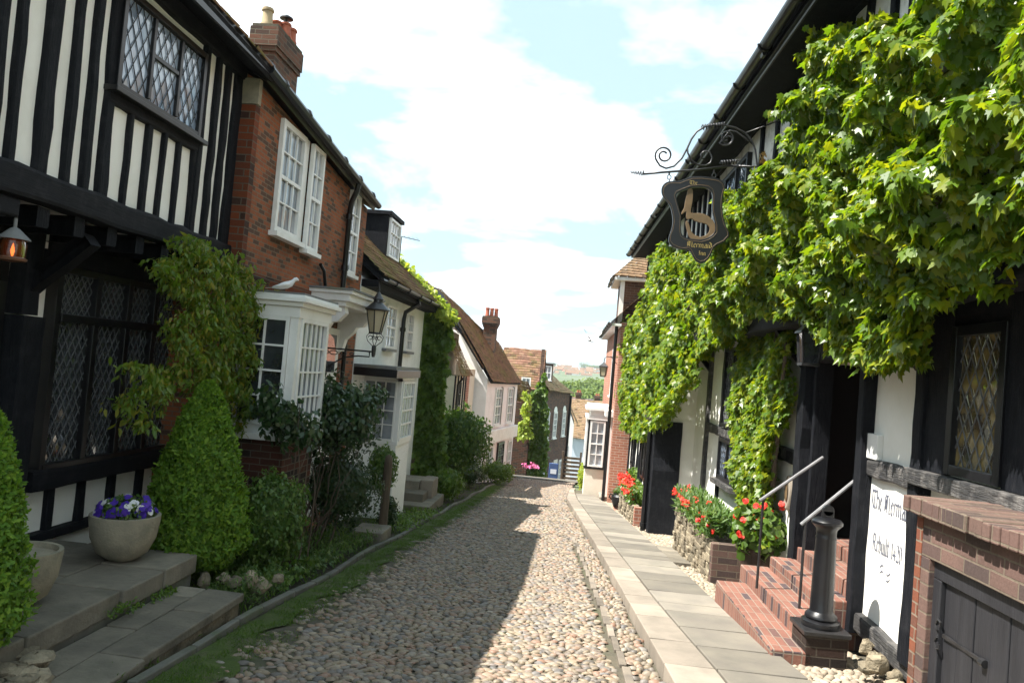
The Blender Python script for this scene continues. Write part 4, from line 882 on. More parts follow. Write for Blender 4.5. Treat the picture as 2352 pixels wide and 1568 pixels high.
# ================================================================ LEFT: white house (C)
C=thing('white_house','white rendered cottage with mossy tiled roof, dormer and white panelled ground floor bay','house',None,(BX,16,-1.3))
yc0,yc1=13.09,18.75; zc=3.02
bodyslope(fB,yc0,yc1,6,-2,zc,zc,2.6).build('wall',MT['wallwhite'],C)
tile_roof(C,(BX+.38,yc0,zc+.05),(BX+.38,yc1,zc+.05),(-6.8,yc1,zc+3.05),(-6.8,yc0,zc+3.05),MT['tileA'],.19,.13,'roof')
under(C,(BX+.37,yc0,zc+.02),(BX+.37,yc1,zc+.02),(-5.2,yc1,zc+1.4),(-5.2,yc0,zc+1.4),MT['timber'],.08,'eaves_board')
gutter(C,fB,yc0+.05,yc1,.42,zc+.0)
G().box(fB,yc0,yc1,.0,.30,zc-.16,zc-.04).build('soffit',MT['timber'],C)
for a,b in ((14.95,15.75),(16.85,17.5)): 
    w_=sash(C,fB,a,b,1.86,2.72,3,4,-.01,.05,.016,gm='glassreflect',sillmat=MT['lead'])
pipe(C,[(BX+.31,16.35,zc-.05),(BX+.36,16.34,zc-.15),(BX+.09,16.3,zc-.35),(BX+.07,16.28,2.5),(BX+.07,16.28,1.52)],.045,coll=[(BX+.07,16.28,2.3)])
D_=G(); D_.box(WORLD,16.35,17.45,-5.6,-4.22,3.7,4.72); D_.box(WORLD,16.28,17.52,-5.6,-4.14,4.721,4.80); dm=D_.build('dormer',MT['timber'],C)
sash(dm.parent,FR(-4.22,0,0,1),16.42,17.38,3.85,4.68,4,3,0,.05,.02,sill=False,mid=False,name='dormer_window')
bf,by0,by1=-3.05,13.85,15.05
G().box(WORLD,by0+.03,by1-.03,BX,bf-.03,-1.75,.12).build('bay_base',MT['paintbrick'],C)
q=G(); q.box(WORLD,by0,by1,BX,bf,.121,.20); q.build('bay_sill',MT['whitepaint'],C,False,.006)
q=G(); [q.box(WORLD,ya-.04,ya+.04,xa-.04,xa+.04,.2,1.32) for ya,xa in ((by0+.05,bf-.05),(by1-.05,bf-.05))]; q.box(WORLD,by0+.01,by1-.01,BX,bf-.01,1.27,1.34); q.build('bay_frame',MT['whitepaint'],C)
sash(C,FR(0,by0+.04,1,0),BX,bf-.09,.2,1.27,3,4,0,.03,.018,sill=False,mid=False,gm='glassreflect'); sash(C,FR(bf-.04,0,0,1),by0+.09,by1-.09,.2,1.27,4,4,0,.04,.03,sill=False,mid=False,gm='glassreflect')
q=G(); q.box(WORLD,yc0,by1+.06,BX,bf+.06,1.341,1.48); q.build('bay_canopy',MT['blackpaint'],C,False,.01)
G().box(WORLD,yc0,by1+.04,BX,bf+.04,1.481,1.53).build('lead_top',MT['lead'],C)
ae=thing('tv_aerial','television aerial above the white cottage','aerial',None,(-5.5,17.9,5.1)); ax_,az_=onY(922,545,17.9)
q=G(); q.tube([(ax_,17.9,az_-.7),(ax_,17.9,az_)],.012,5); q.build('mast',MT['iron'],ae); q=G(); q.tube([(ax_-.15,17.8,az_+.03),(ax_+.4,18.1,az_-.02)],.008,4)
for k in range(6): q.tube([(ax_-.1+k*.09,17.85+k*.04-.12,az_+.02),(ax_-.1+k*.09,17.85+k*.04+.12,az_+.02)],.005,4)
q.build('aerial_array',MT['iron'],ae)
# ivy wall
iv=thing('ivy_mass','column of bright ivy climbing from the ground to the roof verge of the white cottage','ivy',None,(-3.5,19,-1.6))
pI=[onY(x,y,19.2) for x,y in ((985,700),(1045,712),(1042,760),(1028,830),(1020,900),(1018,960),(1028,1040),(1020,1100),(960,1110),(952,1000),(955,880),(940,820),(945,800),(965,840),(972,760))]
creeper('foliage',FR(0,19.25,1,0),pI,9000,.0,lambda u,z:.02+.30*vn(u*4,z*3,2),.12,MT['leafivy'],iv,'maple',.6,.2,.5,.2)
G().box(WORLD,19.3,20.2,-4.2,-3.5,-1.9,2.6).build('ivy_stems',MT['bark'],iv)
u_=rng.random(2600); P=np.stack([-5.3+2.15*u_+rng.normal(0,.09,2600),19.0+rng.normal(0,.12,2600),4.68-1.9*u_+rng.normal(0,.07,2600)],1); leaves('verge_foliage',P,np.tile([.3,-.5,.8],(2600,1)),.12,MT['leafyel'],iv,'maple',.6)
# steps beyond
s2=thing('garden_steps','grey stone steps with a pale block up to the next doorway','steps',None,(-3.2,17,-1.4))
for i,(x0,x1,y0_,h) in enumerate(((-3.75,-2.72,15.9,.13),(-3.75,-2.95,16.35,.30),(-3.75,-3.15,16.85,.48))):
    G().box(WORLD,y0_,17.7,x0,x1,g(17.7)-.2,g(16.5)+h).build('tread',MT['york'],s2,False,.015)
q=G(); q.box(WORLD,16.9,17.6,-3.14,-2.86,g(17)-.1,g(16.5)+.52); q.build('stone_block',MT['kerbstone'],s2,False,.03)
for (px,py,Y,R,n,mt,sz,nm,lb) in ((1050,1010,20.5,(.85,.7,.85),6500,'leafshrub',.10,'large_shrub','large spreading dark green shrub in front of the ivy column'),
    (1075,1085,24,(.5,.6,.35),1800,'leafrose',.09,'low_shrub','low dark shrub near the gable of the far white house'),(1140,1082,27,(.6,.6,.36),2000,'leafivy',.09,'low_shrub','low green shrub at the foot of the far white gabled house'),
    (1030,1110,18.6,(.35,.45,.35),1200,'leafivy',.09,'leafy_clump','leafy clump beside the grey garden steps')):
    X_,Z_=onY(px,py,Y); bush(nm,lb,'shrub',(X_,Y,Z_),R,n,mt,sz)
# ================================================================ LEFT: cream house, long red roof, gabled white house
E_=thing('cream_cottage','narrow cream cottage with black timbers and a small tiled bay roof behind the ivy','house',None,(-3.7,22,-1.8))
fE=FR(-3.68,0,0,1); body(fE,21.0,24.2,5,-2.6,2.6,3.8).build('wall',MT['cream'],E_)
tile_roof(E_,(-3.4,21.0,2.62),(-3.4,23.4,2.55),(-5.2,23.4,4.4),(-5.2,21,4.4),MT['tileH'],.2,.14,'roof')
q=G(); q.box(WORLD,21.6,23.8,-3.68,-3.3,-.2,1.35); q.build('bay',MT['cream'],E_)
for u in (21.65,22.2,22.75,23.3,23.75): G().box(FR(-3.3,0,0,1),u-.06,u+.06,0,.03,-.2,1.35).build('timber_strip',MT['timber'],E_)
sash(E_,FR(-3.3,0,0,1),22.3,22.7,.1,1.2,1,3,.0,.04,.02,mat='blackpaint',sill=False)
tile_roof(E_,(-3.12,21.4,1.35),(-3.12,24.1,1.35),(-3.68,23.6,2.45),(-3.68,21.9,2.45),MT['tileA'],.17,.10,'bay_roof')
pipe(E_,[(-3.12,21.95,1.3),(-3.25,21.95,1.1),(-3.25,21.95,-1.9)],.035)
F_=thing('long_roofed_house','house with a long sagging red brown tiled roof next to the white gabled one','house',None,(-3.5,25,-2))
fF_=FR(-3.42,0,0,1); body(fF_,24.2,26.9,5,-2.8,1.55,3.7).build('wall',MT['cream'],F_)
G().box(fF_,24.3,25.3,0,.04,-2.5,1.5).build('brick_pier',MT['brickR'],F_)
tile_roof(F_,(-3.25,21.9,2.60),(-3.15,26.95,1.62),(-4.85,26.95,4.22),(-4.62,21.9,4.05),MT['tileG'],.19,.13,'roof',sag=.04)
under(F_,(-3.25,21.9,2.58),(-3.15,26.95,1.60),(-4.85,26.95,4.18),(-4.62,21.9,4.0),MT['timber'],.06,'eaves_board')
G_=thing('white_gabled_house','white painted house with a long sloping tiled roof, three tall windows and a brick chimney','house',None,(-2.8,29,-2.5))
fG=FR(-2.98,27.0,.7,4.9); LG=4.95; zg_=1.28
w0=-.30
q=G()   # main body: front wall, near gable following the roof line
nb=[(-2.98,27.0),(-2.28,31.9)]
q.poly([(-5.4,27.0,-3.2),(-2.98,27.0,-3.2),(-2.98,27.0,1.27),(-3.35,27.0,1.75),(-4.8,27,4.1),(-5.4,27,4.1)])
q.poly([(-2.98,27.0,-3.2),(-2.28,31.9,-3.6),(-2.28,31.9,1.2),(-2.98,27.0,1.27)])
q.poly([(-2.28,31.9,-3.6),(-5.4,32.2,-3.6),(-5.4,32.2,2.6),(-3.2,32,2.6),(-2.28,31.9,1.2)]); q.build('wall',MT['wallwhite'],G_)
tile_roof(G_,(-2.80,26.9,1.20),(-2.12,32.0,1.15),(-3.22,32.0,2.72),(-4.86,26.9,4.25),MT['tileG'],.19,.125,'roof',sag=.05)
q=G(); q.hexa([(-2.86,26.93,1.12),(-2.18,32,1.07),(-3.22,32,2.6),(-4.86,26.93,4.1),(-2.86,26.93,1.18),(-2.18,32,1.13),(-3.22,32,2.66),(-4.86,26.93,4.18)]); q.build('verge_board',MT['timber'],G_)
G().box(fG,0,LG,.0,.16,-1.02,-.55).build('jetty_band',MT['whitepaint'],G_,False,.02)
for (a,b) in ((1.25,2.15),(3.25,4.1)): sash(G_,fG,a,b,-.55+.15,.95,2,4,.0,.05,.03,gm='glassreflect',sill=True); G().box(fG,b,b+.09,0,.07,-.40,.98).build('window_side_board',MT['blackpaint'],G_)  # black board along the far edge of each upper window
for (a,b) in ((.7,1.5),(4.0,4.6)): sash(G_,fG,a,b,-2.4,-1.15,2,3,.0,.05,.03,gm='glassreflect')
sash(G_,fG,2.2,3.2,-2.1,-1.1,3,4,.02,.08,.03,mat='blackpaint',gm='glassreflect')
chimney(G_,-3.62,-3.14,29.8,30.4,2.2,3.62,MT['brickC'],[(-3.54,30.0,.34,.075,'terracotta',False),(-3.38,30.1,.34,.075,'terracotta',False),(-3.22,30.2,.34,.075,'terracotta',False)],courses=2)
# ================================================================ distance, left
def farhouse(name,label,cat,x0,x1,yf,yb,zb_,ze_,zr_,wall,roof,slope='cam',wins=(),dorm=None,pots=(),g_=None,group=None,angle=None,wm='whitepaint',tw=.25,th=.18,arch=False):
    T_=thing(name,label,cat,group,((x0+x1)/2,yf,zb_))
    q=G(); ym=(yf+yb)/2
    if slope=='cam':
        pr=[(yf,zb_),(yf,ze_),(ym,zr_),(yb,ze_),(yb,zb_)]; a_=[(x0,y,z) for y,z in pr]; b_=[(x1,y,z) for y,z in pr]
        R_=((x0-.1,yf-.25,ze_-.1),(x1+.1,yf-.25,ze_-.1),(x1+.1,ym,zr_+.06),(x0-.1,ym,zr_+.06)); R2=((x0-.1,yb+.25,ze_-.1),(x1+.1,yb+.25,ze_-.1),(x1+.1,ym,zr_+.06),(x0-.1,ym,zr_+.06))
    else:
        xm=(x0+x1)/2; pr=[(x0,zb_),(x0,ze_),(xm,zr_),(x1,ze_),(x1,zb_)]; a_=[(x,yf,z) for x,z in pr]; b_=[(x,yb,z) for x,z in pr]
        R_=((x1+.25,yf-.1,ze_-.1),(x1+.25,yb+.1,ze_-.1),(xm,yb+.1,zr_+.06),(xm,yf-.1,zr_+.06)); R2=((x0-.25,yf-.1,ze_-.1),(x0-.25,yb+.1,ze_-.1),(xm,yb+.1,zr_+.06),(xm,yf-.1,zr_+.06))
    q.poly(a_);q.poly(b_[::-1]); [q.poly([a_[i],b_[i],b_[(i+1)%5],a_[(i+1)%5]]) for i in range(5)]; q.build('wall',wall,T_)
    tile_roof(T_,*R_,roof,tw,th,'roof'); tile_roof(T_,*R2,roof,tw*2,th*2,'rear_roof')
    for (fr,u0,u1,z0,z1,cc,rr) in wins: sash(T_,fr,u0,u1,z0,z1,cc,rr,.0,.06,.04,mat=wm,gm='glassreflect')
    for p in pots: 
        chimney(T_,*p[:6],MT['brickC'],p[6],courses=2)
    return T_
fc=lambda y:FR(0,y,1,0)
Hh=farhouse('red_roofed_house','house with broad orange red tiled roof beyond the white gabled house','house',-3.6,-1.62,37.6,42,-5,.85,2.72,MT['brickI'],MT['tileH'],'cam',[(fc(37.3),-2.5,-2.05,.55,1.35,2,2)])
tile_roof(Hh,(-2.5,35.6,.25),(-1.55,36.6,.10),(-2.15,36.6,1.15),(-2.6,35.9,1.25),MT['tileG'],.2,.15,'porch_roof')
G().box(WORLD,35.9,37.5,-2.6,-1.85,-5,.2).build('side_wall',MT['brickD'],Hh)
G().box(WORLD,37.3,37.6,-1.66,-1.50,.5,2.75).build('gable_parapet',MT['brickI'],Hh)
hv=thing('ivy_wall','sheet of dark ivy and pale climber covering the corner wall beyond the white gabled house','ivy',None,(-1.8,37,-4))
pH=[onY(x,y,36.8) for x,y in ((1238,880),(1250,850),(1256,900),(1262,1000),(1256,1095),(1190,1095),(1180,1040),(1188,980),(1200,930),(1222,905))]
creeper('foliage',FR(0,36.6,1,0),pH,5200,0,lambda u,z:.1+.35*vn(u*3,z*3,7),.17,MT['leafivy'],hv,'oval',.6,.2,.5,.2)
pq=[onY(x,y,36) for x,y in ((1205,895),(1222,905),(1218,960),(1225,1000),(1195,1010),(1182,985),(1200,960))]
creeper('golden_foliage',FR(0,35.7,1,0),pq,700,0,lambda u,z:.1+.3*vn(u*3,z*3,7),.18,MT['leafyel'],hv,'oval',.7,.2,.5,.2)
pk=onY(1218,1082,34.2); low('pink_flowers','patch of pink flowers under the ivy wall','flowers',pk[0]-.35,pk[0]+.35,34.0,34.6,.3,260,'pink',.06,'petal',.45)
fI=FR(-1.55,42,1.35,6.2)
I_=farhouse('brown_brick_house','brown brick town house with tall arched white windows','house',-4.2,-1.5,42,49,-7,.75,2.6,MT['brickI'],MT['tileG'],'side')
I_.rotation_euler=(0,0,0)
q=G(); q.poly([fI.p(0,.05,-6.8),fI.p(6.3,.05,-6.8),fI.p(6.3,.05,.55),fI.p(0,.05,.75)]); q.poly([fI.p(6.3,.05,-6.8),(-3.5,48.9,-6.8),(-3.5,48.9,.55),fI.p(6.3,.05,.55)]);q.build('front_wall',MT['brickI'],I_)
tile_roof(I_,fI.p(0,.3,.72),fI.p(6.4,.3,.5),(-2.0,48.5,2.0),(-2.9,42,2.5),MT['tileT'],.25,.18,'front_roof')
for u in (.5,2.3,4.5):
    sash(I_,fI,u,u+.8,-2.0,-.5,2,4,.06,.1,.04); sash(I_,fI,u,u+.75,-4.7,-3.4,2,3,.06,.1,.04)
    q=G(); q.poly([fI.p(u+.4+.42*math.cos(a),.075,-.5+.3*math.sin(a)) for a in np.linspace(0,math.pi,9)]); q.build('window_arch',MT['whitepaint'],I_)
q=G(); q.box(WORLD,44,45,-2.1,-1.25,1.15,2.15); q.build('dormer',MT['brickI'],I_); sash(I_,fc(44),-1.75,-1.3,1.25,2.05,2,2,.01,.06,.04); G().box(WORLD,43.9,45.1,-2.2,-1.15,2.151,2.22).build('dormer_top',MT['lead'],I_)
q=G(); q.box(fI,3.2,4.1,.06,.10,-5.9,-3.3); q.build('door',MT['cream'],I_)
pipe(I_,[fI.p(6.2,.12,.4),fI.p(6.2,.12,-6.5)],.07)
J_=farhouse('narrow_white_house','narrow white house with red tiled roof between the brown brick house and blue white gable','house',-1.2,.22,52,57,-8,-1.6,.1,MT['wallwhite'],MT['tileT'],'side',[(fc(52),-.45,-.15,-4.2,-2.8,1,3),(fc(52),-.42,-.1,-6.8,-5.4,1,2)])
q=G(); q.box(WORLD,50.5,52,-1.3,-.2,-1.2,.5); K_=farhouse('blue_white_house','pale blue white rendered house with a big tan roof at the foot of the lane','house',-.1,2.3,60,66,-9,-3.0,-.3,MT['bluegrey'],MT['tileT'],'cam')
for i,(x0,x1,y,zr_,nm) in enumerate(((.0,2.2,84,-.9,'largest grey purple roofed house in the hollow beyond the lane'),(2.2,4.4,88,-1.2,'grey roofed house in the hollow nearest the right hand houses'),(-2.5,.2,90,-1.0,'red roofed house in the hollow behind the narrow white one'))):
    farhouse('hollow_house',nm,'house',x0,x1,y,y+7,-13,zr_-1.6,zr_,MT['brickI'],MT['slate'] if i<2 else MT['tileH'],'cam',pots=[(x0+.3,x0+.9,y+3,y+3.7,zr_-1,zr_+.7,[(x0+.5,y+3.3,.25,.1,'terracotta',False),(x0+.75,y+3.3,.25,.1,'terracotta',False)])],group='houses in the hollow')
# blue sign board, gate, barrow-like hedge at the lane's foot
x_,z_=onY(1271,1082,33.8); bb=thing('notice_board','small blue notice board standing at the far bend of the lane','sign',None,(x_,33.8,g(33.8))); G().box(WORLD,33.75,33.85,x_-.2,x_+.2,g(33.8)+.05,g(33.8)+.75).build('panel',MT['bluebin'],bb,False,.02); G().box(WORLD,33.74,33.745,x_-.13,x_+.13,g(33.8)+.3,g(33.8)+.5).build('notice',MT['bluegrey'],bb)
x_,z_=onY(1310,1090,33.6); fn=thing('wooden_gate','dark slatted wooden gate at the far bend of the lane','gate',None,(x_,33.6,g(33.6)))
q=G(); [q.box(WORLD,33.58,33.62,x_-.35,x_+.35,g(33.6)+.12+k*.17,g(33.6)+.22+k*.17) for k in range(6)]; q.build('slats',MT['woodpost'],fn); [G().box(WORLD,33.55,33.65,x_+s*.38-.04,x_+s*.38+.04,g(33.6),g(33.6)+1.3).build('post',MT['woodpost'],fn) for s in (-1,1)]
x_,z_=onY(1337,1095,26.6); bush('golden_hedge','small yellow green hedge beside the far bay window','hedge',(x_,26.6,z_+.05),(.14,.35,.42),1500,'leafyel',.07)
# ---------------------------------------------------------------- hillside, trees, village
hl=G(); n=40
for i in range(n):
    for (ya,za,yb_,zb2) in ((650,-13,1000,3.),(1000,3.,1500,11)):
        xa,xb=-500+i*1000/n,-500+(i+1)*1000/n; f=lambda x,z,k:z+3*math.sin(x*.011+k)*(k>0)
        hl.poly([(xa,ya,za if ya==650 else f(xa,za,1)),(xb,ya,za if ya==650 else f(xb,za,1)),(xb,yb_,f(xb,zb2,1 if yb_==1000 else 2)),(xa,yb_,f(xa,zb2,1 if yb_==1000 else 2))])
tag(hl.build('hill',MT['land']),'low green hill beyond the marsh',None,None,'structure')
vproto=[]
for k in range(3):
    T_=thing('village_house','small far red roofed house on the hillside','house','red roofed houses on the far hillside',(0,0,0))
    q=G(); w,d,h,r=(4.5,3.5,4.5,3.0) if k<2 else (6.5,3.5,4,2.6); q.poly([(-w,-d,-3),(w,-d,-3),(w,-d,h),(-w,-d,h)]); q.poly([(-w,-d,-3),(-w,-d,h),(-w,0,h+r),(-w,d,h),(-w,d,-3)]); q.poly([(w,-d,-3),(w,-d,h),(w,0,h+r),(w,d,h),(w,d,-3)])
    q.build('wall',MT[('brickR','wallwhite','cream')[k]],T_); q=G(); q.poly([(-w-.3,-d-.4,h-.2),(w+.3,-d-.4,h-.2),(w+.3,0,h+r+.1),(-w-.3,0,h+r+.1)]); q.poly([(-w-.3,d,h),(w+.3,d,h),(w+.3,0,h+r+.1),(-w-.3,0,h+r+.1)]); q.build('roof',MT['tileH'],T_)
    vproto.append(T_)
k=0
for row in range(6):
    for i in range(11):
        Y=930+row*80; X=-44+i*(11.5+row*1.0)+random.uniform(-4,4)+row*4; 
        if random.random()<.12: continue
        src=vproto[k%3]; T_=src if k<3 else src.copy()
        if k>=3:
            COL.objects.link(T_)
            for ch in [c for c in COL.objects if c.parent==src]: cc=ch.copy(); COL.objects.link(cc); cc.parent=T_
        T_.location=(X,Y,-1.2+(Y-930)*.029+random.uniform(-.6,.6)); T_.rotation_euler=(0,0,random.uniform(-.5,.5)); k+=1
def tree(label,c,R,n,h,group='trees in the valley'):
    T_=thing('tree',label,'tree',group,(c[0],c[1],c[2]-h)); q=G(); q.tube([(c[0],c[1],c[2]-h),(c[0],c[1],c[2]-R[2]*.2)],[R[0]*.08,R[0]*.04],7)
    for a in range(4): q.tube([(c[0],c[1],c[2]-R[2]*.6),(c[0]+R[0]*.5*math.cos(a*1.6),c[1]+R[1]*.5*math.sin(a*1.6),c[2]+R[2]*.2)],[R[0]*.04,R[0]*.015],5)
    q.build('trunk',MT['bark'],T_)
    P=[];N=[]
    for k in range(9):
        d=norm(rng.normal(size=(1,3)))[0]; cc=(c[0]+d[0]*R[0]*.5,c[1]+d[1]*R[1]*.5,c[2]+d[2]*R[2]*.45); p,nn=ball(cc,(R[0]*.55,R[1]*.55,R[2]*.55),n//9,.2,k,.4); P.append(p);N.append(nn)
    leaves('crown',np.concatenate(P),np.concatenate(N),R[0]*.13,MT['tree'],T_,'oval',.6); return T_
for i,(px,py,Y,rx,rz) in enumerate(((1262,880,230,9,5),(1290,885,240,8,5.),(1318,880,215,8.5,5.2),(1345,883,240,9,5.5),(1372,880,225,8.5,5.5),(1402,882,230,9,5.5),(1300,905,160,5.5,3.4),(1332,905,150,5.5,3.4),(1362,905,158,6,3.6),(1390,905,150,5.5,3.5),(1440,895,190,9,6),(1225,890,200,9,6))):
    X_,Z_=onY(px,py,Y); Z_-=3.4 if Y>180 else 2.0; tree(('leftmost','second','third','fourth','fifth','sixth','first near','second near','third near','fourth near','rightmost','hidden leftmost')[i]+' pale green willow in the belt of trees below the far hill',(X_,Y,Z_),(rx,rx,rz),2600,13)
for i,(px,py,Y,rx,rz) in enumerate(((1272,840,1350,9,7),(1342,838,1500,13,8),(1388,845,1000,8,7),(1300,842,1450,10,5),(1365,842,1480,16,4))):
    X_,Z_=onY(px,py,Y); tree(('dark round tree at the left end of the far skyline','lone round tree in the middle of the far skyline','dark pointed tree on the right of the far skyline','low dark tree left of centre on the far skyline','long dark copse on the far skyline')[i],(X_,Y,Z_),(rx,rx,rz),900,14,'trees on the skyline')
# ================================================================ RIGHT: the inn
def onZ(x,y,z):
    d=ray(x,y); t=(z-CZ)/d[2]; return (t*d[0],t*d[1],z)
fW=FR(2.9,0,-.03,1,-1)
IN=thing('half_timbered_inn','long black and white timbered inn under green creeper on the right of the lane','inn',None,(2.8,9,-.7))
G().box(fW,9.1,15.9,-1.6,0,-1.9,2.6).build('lower_wall',MT['plaster'],IN)
q=G(); q.box(fW,6.2,7.35,-1.6,0,-.35,2.6); q.box(fW,1.5,6.2,-1.6,-.001,-.35,1.12); q.box(fW,7.35,9.1,-1.6,0.001,2.02,2.6); q.build('door_side_wall',MT['plaster'],IN)
G().box(fW,1.,22.4,-5,.40,2.45,5.30).build('upper_wall',MT['plaster_rough'],IN)
G().box(fW,15.7,22.4,-3,.55,-3.2,2.46).build('far_lower_wall',MT['plaster'],IN)
# dark hall behind the open door
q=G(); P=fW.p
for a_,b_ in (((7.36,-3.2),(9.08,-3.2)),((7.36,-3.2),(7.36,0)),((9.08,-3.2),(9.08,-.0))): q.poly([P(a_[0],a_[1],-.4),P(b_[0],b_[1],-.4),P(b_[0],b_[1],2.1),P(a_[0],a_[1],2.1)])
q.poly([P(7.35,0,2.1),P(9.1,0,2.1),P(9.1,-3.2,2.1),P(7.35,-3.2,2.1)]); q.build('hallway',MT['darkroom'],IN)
# timbers, lower floor
def tv(u,z0,z1,w,mat='timber',name='stud',w1=.045,fr=fW,w0=0,jit=.12): return G().timber(fr,(u,z0),(u,z1),w,w0,w1,jit).build(name,MT[mat],IN)
def th_(u0,u1,z,w,mat='beam',name='rail',w1=.05,fr=fW,w0=0,dz=0,jit=.1): return G().timber(fr,(u0,z),(u1,z+dz),w,w0,w1,jit).build(name,MT[mat],IN)
tv(7.29,-.4,2.4,.15,'timber','door_post',.11); tv(9.0,-.5,2.4,.22,'timber','door_post',.11,w0=-.1); th_(7.2,9.1,2.1,.18,'beam','door_lintel',.14,w0=-.05)
tv(8.78,-.3,2.1,.07,'timber','door_frame',.03,w0=-.15)
th_(6.2,7.22,1.06,.155,'beamworn','rail',.05); th_(5.9,7.25,-.36,.17,'beamworn','sole_plate',.07,dz=.07)
tv(6.22,-.3,2.4,.17,'timber','window_post',.10)
tv(14.42,-1.1,2.4,.20,'beamworn','corner_post',.06); th_(9.1,14.4,.93,.16,'beamworn','rail',.05)
tv(13.25,-.9,.86,.10); tv(11.65,-.9,.86,.11); tv(10.35,-.8,2.4,.13); th_(9.1,10.4,.62+.3,.17,'beam','rail',.052); tv(13.32,1.,2.4,.10); tv(11.9,1.,2.4,.12)
th_(9.1,14.6,-.86,.12,'beam','sole_plate',.05,dz=-.22)
def leadwin(fr,u0,u1,z0,z1,w,n,gm,du,dz,tilt=.05,t=.06,parent=IN,fm='blackpaint'):
    q=G(); frame_rect(q,fr,u0,u1,z0,z1,t,w,w+.07); 
    for i in range(1,n): u=u0+(u1-u0)*i/n; q.box(fr,u-t/2.4,u+t/2.4,w,w+.065,z0+t,z1-t)
    f=q.build('window',MT[fm],parent,False,.004)
    for i in range(n): diamonds(f,fr,u0+(u1-u0)*i/n+t*(1 if i==0 else .42),u0+(u1-u0)*(i+1)/n-t*(1 if i==n-1 else .42),z0+t,z1-t,w+.02,du,dz,MT[gm],.006,tilt,MT['darkcames'] if gm=='glasssky' else None)
    return f
w1_=leadwin(fW,12.0,13.2,1.02,2.3,.0,2,'glass',.11,.18); w2_=leadwin(fW,12.0,13.2,.18,.84,.0,2,'glasssky',.11,.18)
G().box(fW,11.9,13.3,.0,.14,.10,.175).build('sill',MT['beamworn'],w2_)
w3_=leadwin(fW,5.12,5.80,1.18,2.22,.02,1,'glasswarm',.115,.20,.06,.07)
G().box(fW,5.801,6.14,.0,.07,1.17,2.40).build('window_post',MT['timber'],IN); G().box(fW,4.85,5.119,.0,.07,1.17,2.40).build('window_post',MT['timber'],IN); G().box(fW,5.12,5.80,.0,.06,2.221,2.40).build('transom',MT['beam'],IN)
w4_=leadwin(fW,2.6,4.84,1.17,2.40,.0,2,'glasswarm',.13,.22,.06,.12)
G().box(fW,1.5,6.3,.0,.14,1.05,1.165).build('sill',MT['beamworn'],w3_,False,.008)
G().box(fW,1.0,6.3,.0,.11,2.401,2.56).build('window_head',MT['beam'],IN)
# upper floor timbers
th_(1.,22.4,2.46,.22,'beam','bressummer',.47,w0=.2); th_(1.,22.4,5.2,.18,'beam','wall_plate',.46,w0=.3)
for u in (4.9,6.0,6.35,6.85,7.3,7.6,8.95,9.6,10.3,13.1,13.6,14.1,14.6,15.1,15.6,16.1,18.6,19.2,19.8,20.4,21.0,21.6,22.3): tv(u,2.5,5.15,.11 if u<12 else .14,'timber','stud',.445,w0=.38)
fJ=FR(2.5,0,-.03,1,-1)
leadwin(fJ,7.75,8.75,3.4,4.95,.0,2,'glasssky',.13,.22,.12); leadwin(fJ,10.85,12.95,3.3,4.9,.0,3,'glasssky',.13,.22,.12); leadwin(fJ,5.0,5.9,3.9,5.05,.0,1,'glasssky',.15,.26,.12)
sash(IN,fJ,16.7,18.1,3.0,4.75,3,4,.02,.07,.03); G().box(fJ,16.6,18.2,0,.12,2.9,2.99).build('sill',MT['blackpaint'],IN)
# far section posts, boards and windows
fX=FR(2.35,0,-.03,1,-1)
tv(15.75,-1.5,.9,.30,'timber','porch_post',.22,fX,-.3); tv(16.35,-1.5,.9,.26,'timber','porch_post',.22,fX,0)
q=G(); q.box(fX,15.85,16.9,.0,.12,-1.6,.85); q.build('porch_boarding',MT['hatch'],IN); pipe(IN,[fX.p(15.95,.28,.7),fX.p(15.95,.28,-1.45)],.05,coll=[fX.p(15.95,.28,-1.2)])
q=G(); q.box(fX,15.6,17.0,.0,.30,.86,.95); q.build('porch_hood',MT['blackpaint'],IN)
for u in (17.1,17.7,18.3,19.0,19.5,20.0,20.6,21.3,22.0): tv(u,-2.,2.2,.12 if u!=19.0 else .3,'timber','stud',.045,fX,0)
for a_,b_ in ((17.75,18.25),(18.35,18.85),(20.65,21.2)): leadwin(fX,a_,b_,-.6,.5,.0,1,'glass',.11,.18)
th_(17,22.4,-1.55,.14,'beam','sole_plate',.05,fX,0,-.42)
# roof, eaves, gutter
ze=5.27
tile_roof(IN,fW.p(1.,.93,ze+.02),fW.p(22.5,.93,ze+.02),fW.p(22.5,-2.6,8.6),fW.p(1.,-2.6,8.6),MT['tileG'],.22,.16,'roof')
under(IN,fW.p(1.,.92,ze),fW.p(22.5,.92,ze),fW.p(22.5,-1.,6.8),fW.p(1.,-1.,6.8),MT['timber'],.09,'eaves_board')
G().box(fW,1.,22.45,.40,.90,ze-.14,ze-.09).build('soffit',MT['timber'],IN); G().box(fW,1.,22.5,.86,.90,ze-.15,ze-.03).build('fascia_board',MT['blackpaint'],IN)
gutter(IN,fW,1.,22.6,.97,ze-.04,.065); q=G()
for k in range(5): u=4+k*4.2; q.tube([fW.p(u,.97,ze-.13),fW.p(u+.09,.97,ze-.13)],.03,6)
q.tube([fW.p(1.,.86,ze-.17),fW.p(22.3,.86,ze-.17)],.018,6); q.build('eaves_cable',MT['blackpaint'],IN)
# jetty brackets above the door
for u in (7.15,9.15,14.5): q=G(); q.timber(FR(*fW.p(u,0,0)[:2],fW.n[0],fW.n[1]),(0,1.95),(.38,2.42),.12,-.07,.07,.08); q.build('jetty_bracket',MT['timber'],IN)
q=G(); q.timber(FR(*fW.p(6.35,0,0)[:2],fW.n[0],fW.n[1]),(0,1.95),(.38,2.42),.12,-.07,.07,.08); q.build('jetty_bracket',MT['timber'],IN)
